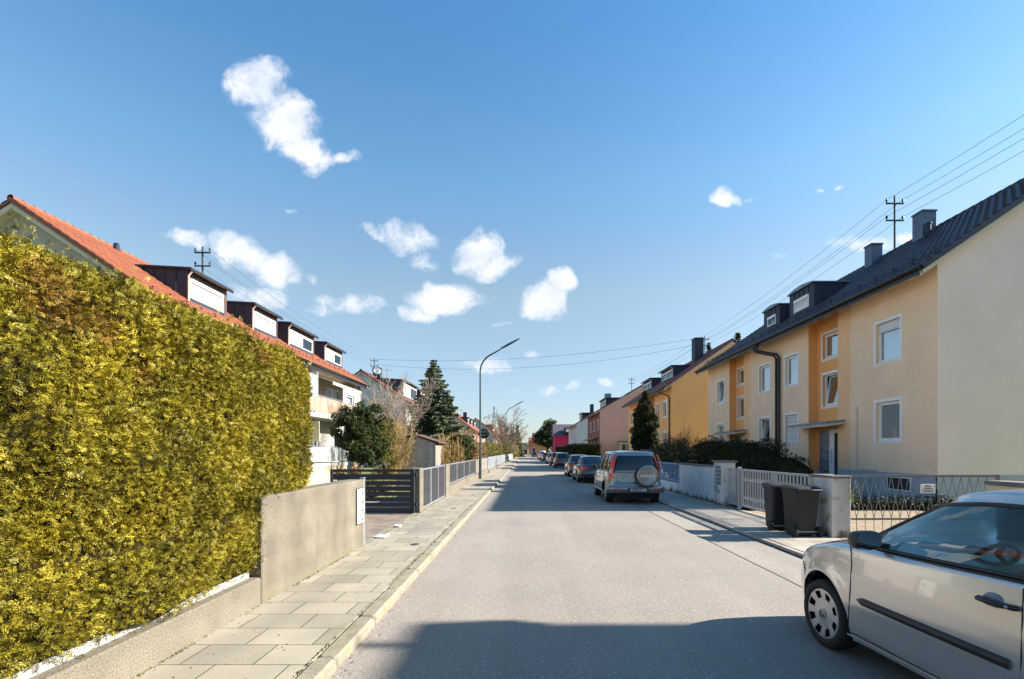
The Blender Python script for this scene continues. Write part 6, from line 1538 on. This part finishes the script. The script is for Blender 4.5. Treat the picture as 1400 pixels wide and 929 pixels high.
# the extra parts are built in the car's own space
loc0, rot0 = P_.location.copy(), P_.rotation_euler.copy(); P_.location = (0,0,0)
def side_y(inf, x, z, off=0):            # body half width at (x, z)
    xhv = x/inf['hL']; n_ = 3.9 if xhv > 0 else 4.0; hh = (max(0, 1-abs(xhv)**n_))**(1/n_)
    return float(inf['wz'](np.array(z), np.array(x)))*hh+off
for sgn in (1, -1):
    for pts in ([(.83,.945),(.80,.88),(.775,.78),(.77,.6),(.775,.45),(.79,.33),(.80,.262),(.3,.25),(-.3,.25),(-.5,.262),(-.545,.4),(-.56,.6),(-.55,.8),(-.53,.96)], [(1.44,.50),(1.5,.60),(1.56,.66)]):
        q = MB(); q.tube([(x, sgn*side_y(pi_, x, z, .0012), z) for x, z in pts], .0042, 5); dr = q.build('door_gap', M_rubber, P_)
    q = MB(); n = 40; prof = [(-.03,0),(-.024,.016),(0,.021),(.024,.016),(.03,0)]; V_ = []
    for i in range(n+1):
        x = .70-(.70+.50)*i/n; zc = .535+.012*(1-i/n); tp = min(1, (i+.3)/2.5)
        for (dz, o) in prof: V_.append((x, sgn*(side_y(pi_, x, zc+dz*tp)+o*tp-.001), zc+dz*tp))
    q.add(V_, [(i*5+k,(i+1)*5+k,(i+1)*5+k+1,i*5+k+1) for i in range(n) for k in range(4)]+[(4,3,2,1,0)], 0, True); q.build('rub_strip', M_plast, P_)
    # door handle in its dish
    hx, hz = -.40, .845; yb = side_y(pi_, hx, hz)
    q = MB(); M = Matrix.Translation((hx+.02, sgn*(yb+.001), hz)) @ Matrix.Rotation(R(90), 4, 'X') @ Matrix.Diagonal((1.15,.92,1,1))
    q.lathe([(1e-3,.0035*-sgn),(.04,.003*-sgn),(.052,.002*-sgn),(.055,-.004*-sgn)], M, 28); dish = q.build('handle_dish', M_zincl, P_)
    q = MB(); pts = [(hx+.10, yb+.004), (hx+.085, yb+.028), (hx+.02, yb+.04), (hx-.07, yb+.036), (hx-.115, yb+.02), (hx-.125, yb+.004)]
    q.tube([(x, sgn*y, hz+.004) for x, y in pts], [.013,.015,.014,.015,.016,.015], 10); hd = q.build('door_handle', M_plast, P_)
    q = MB(); q.lathe([(1e-3,.004),(.009,.004),(.011,0)], Matrix.Translation((hx-.095, sgn*(yb+.043), hz+.004)) @ Matrix.Rotation(R(-90*sgn), 4, 'X'), 14); q.build('lock', M_galv, hd)
    # mirror triangle
    q = MB(); T_ = [pi_['gh_pt'](.87,.09,sgn,.006), pi_['gh_pt'](.70,.09,sgn,.006), pi_['gh_pt'](.80,.36,sgn,.006), pi_['gh_pt'](.87,.42,sgn,.006)]
    q.add(T_, [(0,1,2,3)]); q.build('mirror_triangle', M_plast, P_)
    q = MB(); q.bbox((1.60, sgn*(side_y(pi_,1.66,.46)-.03), .44), (1.66, sgn*(side_y(pi_,1.66,.46)-.0), .475), .004); q.build('side_marker', M_tail if False else M_dframe, P_)
    q = MB(); sl = [(x, sgn*side_y(pi_, x, .235, .004), .235) for x in np.linspace(.82,-.95,12)]; q.tube(sl, .007, 6); q.build('sill_edge', M_galv, P_)
# emblem on the hub caps of the visible side: ring with two joined letters
for ax in (1.155, -1.30):
    for sgn in (1, -1):
        yb = polo['W']/2-.03+.004; q = MB(); M = Matrix.Translation((ax, sgn*yb, .293)) @ Matrix.Rotation(R(90), 4, 'X')
        q.lathe([(1e-3,-.002),(.045,-.002),(.047,0)], M, 24); hub = q.build('hub_cap', M_rim, P_)
        q = MB(); S2 = lambda pts: [(ax+p[0]*.03*-sgn, sgn*(yb+.003), .293+p[1]*.03) for p in pts]
        q.tube([(ax+.031*math.cos(k*math.pi/10), sgn*(yb+.003), .293+.031*math.sin(k*math.pi/10)) for k in range(20)], .0028, 5, closed=True)
        q.tube(S2([(-.42,.9),(0,.08),(.42,.9)]), .0026, 5); q.tube(S2([(-.88,.42),(-.42,-.85),(0,-.02),(.42,-.85),(.88,.42)]), .0026, 5); q.build('wheel_emblem', M_dframe, hub)
# cabin
q = MB(); q.bbox((.28,-.68,.72),(.80,.68,.93),.05); q.bbox((.22,.12,.83),(.5,.6,.985),.04); q.build('dashboard', M_plast, P_)
q = MB(); Mw = Matrix.Translation((.06,.36,.93)) @ Matrix.Rotation(R(64), 4, 'Y')
q.tube([Mw @ Vector((.185*math.cos(k*math.pi/16), .185*math.sin(k*math.pi/16), 0)) for k in range(32)], .015, 8, closed=True)
for a in (0, 2.3, -2.3): q.tube([Mw @ Vector((0,0,.02)), Mw @ Vector((.18*math.cos(a+math.pi), .18*math.sin(a+math.pi), 0))], .018, 6)
q.ball(Mw @ Vector((0,0,.02)), .055, 0, 8); q.build('steering_wheel', M_plast, P_)
M_seat = mat('seat_cloth', (.05,.052,.058), .95, var=.1, vscale=8)
for yy_ in (.36, -.36):
    q = MB(); q.bbox((-.55,yy_-.25,.35),(-.02,yy_+.25,.58),.08)
    M = Matrix.Translation((-.58,yy_,.5)) @ Matrix.Rotation(R(-18), 4, 'Y'); q.bbox((-.08,-.24,0),(.08,.24,.62),.06,0,M); q.bbox((-.05,-.13,.66),(.05,.13,.84),.04,0,M); q.build('front_seat', M_seat, P_)
q = MB(); q.bbox((-1.45,-.6,.4),(-1.2,.6,1.0),.08); q.build('rear_seat', M_seat, P_)
q = MB(); q.box((-1.5,-.74,.42),(.9,.74,.45)); q.box((-.5,.69,.45),(.75,.72,.93)); q.box((-.5,-.72,.45),(.75,-.69,.93)); q.build('cabin_lining', M_seat, P_)
q = MB(); q.bbox((.16,-.11,1.30),(.2,.11,1.36),.015); q.tube([(.18,0,1.36),(.22,0,1.40)], .012, 6); q.build('inside_mirror', M_plast, P_)
P_.location = loc0

# ---------------- silver off-road estate with spare wheel
suv = dict(L=4.36, W=1.80, H=1.70, xf=1.36, xr=-1.27, wr=.345, sill=.3, nf=3.6, nr=6.5, tw=.22,
  nose=[(.2,.1),(.4,0),(.7,.0),(.95,.18),(1.05,.4)], tail=[(.25,.12),(.4,.0),(.62,.0),(.70,.07),(1.05,.10)],
  bottom=[(-2.18,.36),(-1.9,.32),(-1.4,.3),(1.4,.3),(2.18,.34)],
  belt=[(-2.18,1.05),(-1.0,1.05),(.6,1.02),(.95,1.0),(1.5,.95),(2.0,.84),(2.18,.78)],
  sect=[(.25,.94),(.35,.97),(.45,.995),(.62,1.0),(.80,.985),(.95,.965),(1.1,.95)], rsh=.04, crown=.05, lip=.03, skirt=.40,
  gbase=(-2.10,1.02), groof=(-1.92,.25), gw=([(-2.1,.84),(-1,.85),(.6,.83),(1.1,.76)],[(-2.0,.66),(-1,.69),(0,.68),(.4,.62)]), ng=7,
  roofz=[(-2.1,1.60),(-1.9,1.655),(-1.2,1.70),(-.2,1.69),(.3,1.62),(.5,1.56)], windows=[(-.86,-.36),(-.30,.22),(.28,.84)], bpillar=[(-.36,-.30),(.22,.28)], frontx=.93, rearx=-.965, rearv=.085, dlamps=[('tail_light',1.0,1.5)], dlampw=.05,
  mirror=(.62,1.12), paint=P_suv, glass=M_cglassd, spokes=5, seal=.014, lampx=.80, lamps=[('tail_light',-1,.70,.95,lambda a:.82,lambda a:1.2),('headlight',1,.5,.9,lambda a:.6,lambda a:.8)])
S_, si_ = car('parked_off_roader', 'silver off-road estate with spare wheel cover on its tailgate, parked by the right kerb', 'car', suv, (0,0,0), 0, lod=1.3)
xr = -2.18
q = MB(); 
for z_ in (1.03, .735): q.tube([(xr+.065+.02*(z_<.8), y_, z_) for y_ in np.linspace(-.66,.66,9)], .006, 5)
q.build('tailgate_gap', M_rubber, S_)
q = MB(); Ms = Matrix.Translation((xr-.02, -.30, .92)) @ Matrix.Rotation(R(-90), 4, 'Y')
q.lathe([(.30,-.10),(.345,-.08),(.35,.08),(.335,.11)], Ms, 40); sw = q.build('spare_wheel', M_rubber, S_)
q = MB(); q.lathe([(.335,.10),(.345,.12),(.325,.16),(.28,.175),(.262,.172),(.25,.165),(1e-3,.168)], Ms, 40); q.build('spare_wheel_cover', P_suv, sw)
Mtx = Matrix.Translation((xr-.02-.170, -.30, .915)) @ Matrix.Rotation(R(-90), 4, 'Z') @ Matrix.Rotation(R(90), 4, 'X')
text_mesh('HONDA', .125, Mtx, M_whitep, sw, bold=.003)
Mtx = Matrix.Translation((xr+.045, .40, .86)) @ Matrix.Rotation(R(-90), 4, 'Z') @ Matrix.Rotation(R(90), 4, 'X')
text_mesh('CR-V', .085, Mtx, M_galv, S_, bold=.002)
q = MB(); q.bbox((xr+.02,.26,.95),(xr+.07,.54,.985),.008); q.build('tailgate_handle', M_galv, S_)
q = MB(); V_ = []; prof = [(.36,.03),(.40,-.06),(.50,-.09),(.56,-.08),(.60,.02)]; ys = np.linspace(-.90,.90,25)
for y_ in ys:
    c_ = .16*(abs(y_)/.9)**6
    for (z_, dx) in prof: V_.append((xr+dx+c_, y_, z_))
q.add(V_, [(i*5+k,(i+1)*5+k,(i+1)*5+k+1,i*5+k+1) for i in range(24) for k in range(4)], 0, True); bp = q.build('bumper', P_suv, S_)
for sgn in (-1, 1):
    q = MB(); q.bbox((xr-.088,sgn*.50,.475),(xr-.06,sgn*.72,.515),.005); q.build('reflector', M_tail, bp)
q = MB(); q.bbox((xr-.098,-.36,.40),(xr-.07,.30,.53),.01); q.build('plate_recess', M_plast, bp)
q = MB(); q.bbox((xr-.104,-.29,.42),(xr-.097,.23,.52),.002); q.build('number_plate', mat('blank_plate', (.42,.43,.43), .5, c2=(.12,.12,.13), c2s=3), bp)
for sgn in (-1, 1):      # tall side lamps on the rear pillars
    q = MB(); V_ = []; prof = [(1.0,.835,.015),(1.12,.832,.02),(1.3,.79,.055),(1.5,.73,.10),(1.6,.70,.13)]
    for (z_, y_, dx) in prof: V_ += [(xr+dx+.035, sgn*(y_-.055), z_), (xr+dx-.012+.04, sgn*(y_-.01), z_), (xr+dx+.14, sgn*(y_+.018), z_)]
    q.add(V_, [(3*i+k,3*i+3+k,3*i+4+k,3*i+1+k) for i in range(4) for k in range(2)], 0, True); tl = q.build('tail_light', M_tail, S_)
    q = MB(); q.add([tuple(Vector(V_[i])+Vector((-.004,sgn*.003,0))) for i in (0,1,2,3,4,5)], [(0,3,4,1),(1,4,5,2)]); q.build('reverse_light', M_head, tl)
q = MB(); q.tube([(-1.7,sgn*0+.60,1.70),(-1.6,.60,1.735),(.0,.60,1.735),(.1,.60,1.70)], .014, 6); q.build('roof_rail', M_plast, S_)
q = MB(); q.tube([(-1.7,-.60,1.70),(-1.6,-.60,1.735),(.0,-.60,1.735),(.1,-.60,1.70)], .014, 6); q.build('roof_rail', M_plast, S_)
for sgn in (-1, 1):
    q = MB(); q.tube([(.85,sgn*.90,.36),(-.85,sgn*.90,.36)], .03, 8); q.build('side_step', M_galv, S_)
for sgn in (1, -1):
    for pts in ([(-.05,.42),(-.06,.8),(-.03,1.04)], [(.93,.42),(.90,.7),(.80,1.0)], [(-1.0,.75),(-.92,1.04)], [(-.78,.42),(-.9,.6)]):
        q = MB(); q.tube([(x, sgn*(float(si_['wz'](np.array(z), np.array(x)))+.001), z) for x, z in pts], .004, 4)
        q.build('door_gap', M_rubber, S_)
    for hx in (.1,-.72):
        q = MB(); q.tube([(hx,sgn*.885,.93),(hx,sgn*.91,.93),(hx-.16,sgn*.91,.93),(hx-.16,sgn*.885,.93)], .011, 6); q.build('door_handle', P_suv, S_)
q = MB(); q.bbox((-1.0,-.65,.5),(-.85,.65,1.3),.06); q.bbox((-.1,-.6,.5),(.05,-.12,1.35),.06); q.bbox((-.1,.12,.5),(.05,.6,1.35),.06); q.box((-1.9,-.75,.45),(1.0,.75,.5)); q.build('seats', M_seat, S_)
S_.location = (3.50, 18.42, 0); S_.rotation_euler = (0, 0, math.pi/2)

# ---------------- dark saloon, dark hatchback, farther cars
def saloon(pm, L=4.45, W=1.76, H=1.42, boot=.98):
    return dict(L=L, W=W, H=H, xf=L/2-.85, xr=-L/2+1.0, wr=.315, sill=.2, nf=3.0, nr=4.5,
  nose=[(.2,.1),(.4,0),(.6,.03),(.8,.4)], tail=[(.25,.1),(.45,.0),(.7,.04),(1.0,.16)], bottom=[(-L/2,.3),(-1.5,.22),(1.5,.2),(L/2,.25)],
  belt=[(-L/2,boot-.03),(-L/2+.3,boot),(-1.1,.97),(.6,.93),(.95,.92),(1.5,.84),(L/2-.1,.68),(L/2,.62)],
  sect=[(.2,.94),(.4,.985),(.6,1.0),(.8,.975),(1.0,.93)], rsh=.06, crown=.05, lip=.015,
  gbase=(-L/2+.42,.98), groof=(-1.05,.1), gw=([(-2,.66),(-1,.77),(.6,.77),(1,.68)],[(-1.2,.54),(-.5,.58),(.2,.54)]),
  roofz=[(-1.2,H-.06),(-.6,H),(-.1,H),(.2,H-.06)], windows=[(-.72,-.28),(-.22,.24),(.30,.84)], bpillar=[(-.28,-.22),(.24,.30)],
  mirror=(.58,1.02), paint=pm, glass=M_cglassd, spokes=7, seal=.012, lampx=.78,
  lamps=[('tail_light',-1,.40,.9,lambda a:.70+.05*(a<.6),lambda a:.88),('headlight',1,.4,.85,lambda a:.55,lambda a:.72)])
def hatch(pm, L=4.0, W=1.72, H=1.48, zt=1.0, tw=.75, ts=(.8,1.02)):
    return dict(L=L, W=W, H=H, xf=L/2-.8, xr=-L/2+.65, wr=.305, sill=.2, nf=3.0, nr=4.8,
  nose=[(.2,.1),(.4,0),(.6,.03),(.8,.35),(1,.5)], tail=[(.25,.1),(.45,.0),(.7,.03),(1.0,.10)], bottom=[(-L/2,.3),(-1.5,.22),(1.5,.2),(L/2,.25)],
  belt=[(-L/2,zt),(-1.1,zt),(.6,zt-.05),(.95,zt-.07),(1.4,zt-.14),(L/2-.1,zt-.3),(L/2,zt-.36)],
  sect=[(.2,.94),(.4,.985),(.6,1.0),(.8,.98),(1.05,.94)], rsh=.05, crown=.05, lip=.015,
  gbase=(-L/2+.10,.98), groof=(-L/2+.42,.12), gw=([(-2,.74),(-1,.77),(.6,.77),(1,.68)],[(-1.6,.56),(-.5,.59),(.2,.56)]),
  roofz=[(-L/2+.3,H-.08),(-L/2+.6,H-.03),(-.6,H),(-.1,H),(.2,H-.07)], windows=[(-.80,-.34),(-.28,.24),(.30,.84)], bpillar=[(-.34,-.28),(.24,.30)],
  mirror=(.58,zt+.07), paint=pm, glass=M_cglassd, spokes=7, seal=.012, lampx=.8,
  lamps=[('tail_light',-1,.52,.95,lambda a:ts[0],lambda a:ts[1]),('headlight',1,.4,.85,lambda a:.55,lambda a:.72)])
def tailbits(t, L, pz=.62, w=.26):
    q = MB(); q.bbox((-L/2-.012,-w,pz-.055),(-L/2+.02,w,pz+.055),.004); q.build('number_plate', MATS['blank_plate'], t)
    q = MB(); q.bbox((-L/2-.02,-.62,.30),(-L/2+.10,.62,.40),.02); q.build('rear_apron', M_plast, t)
    q = MB(); q.box((-.1,-.55,.5),(.05,.55,1.2)); q.box((-1.2,-.55,.5),(-1.05,.55,1.12)); q.build('seats', M_seat, t)
cars = [
 ('parked_saloon', 'near-black saloon with wide red tail lights parked just ahead of the off-road estate', saloon(P_dark), 3.58, 29.0, .8),
 ('parked_saloon', 'dark blue saloon parked third in the right-hand row, ahead of the near-black saloon', saloon(P_dblue, 4.3, 1.72, 1.43), 3.55, 35.4, .8),
 ('parked_hatchback', 'dark hatchback with high red tail lights, fourth in the right-hand row after a gap', hatch(P_dark, 3.95, 1.7, 1.52, 1.02), 3.62, 52.6, .7),
 ('parked_hatchback', 'dark brown compact car just beyond the dark hatchback in the row', hatch(P_darkb, 4.1, 1.72, 1.55, 1.02), 3.50, 59.5, .6),
 ('parked_hatchback', 'grey silver estate between two dark cars far down the row', hatch(P_lsil, 4.4, 1.74, 1.52), 3.45, 68.5, .6),
 ('parked_saloon', 'dark saloon before the white van-like car at the far end of the row', saloon(P_dark, 4.3, 1.72, 1.45), 3.4, 88, .5),
 ('parked_van', 'white high-roofed car near the far end of the parked row', hatch(P_white, 4.3, 1.78, 1.75, 1.1), 3.2, 104, .5),
 ('parked_hatchback', 'last small dark car, at the very far end of the parked row', hatch(P_dblue, 4.1, 1.72, 1.5), 2.2, 138, .5),
]
for (nm, lab, sp, x, y, lod) in cars:
    t, _ = car(nm, lab, 'van' if 'van' in nm else 'car', sp, (0,0,0), 0, 'cars parked along the right kerb', lod)
    tailbits(t, sp['L'], .60 if 'saloon' in nm else .55)
    t.location = (x, y, 0); t.rotation_euler = (0, 0, math.pi/2)
S_['group'] = 'cars parked along the right kerb'; P_['group'] = 'cars parked along the right kerb'
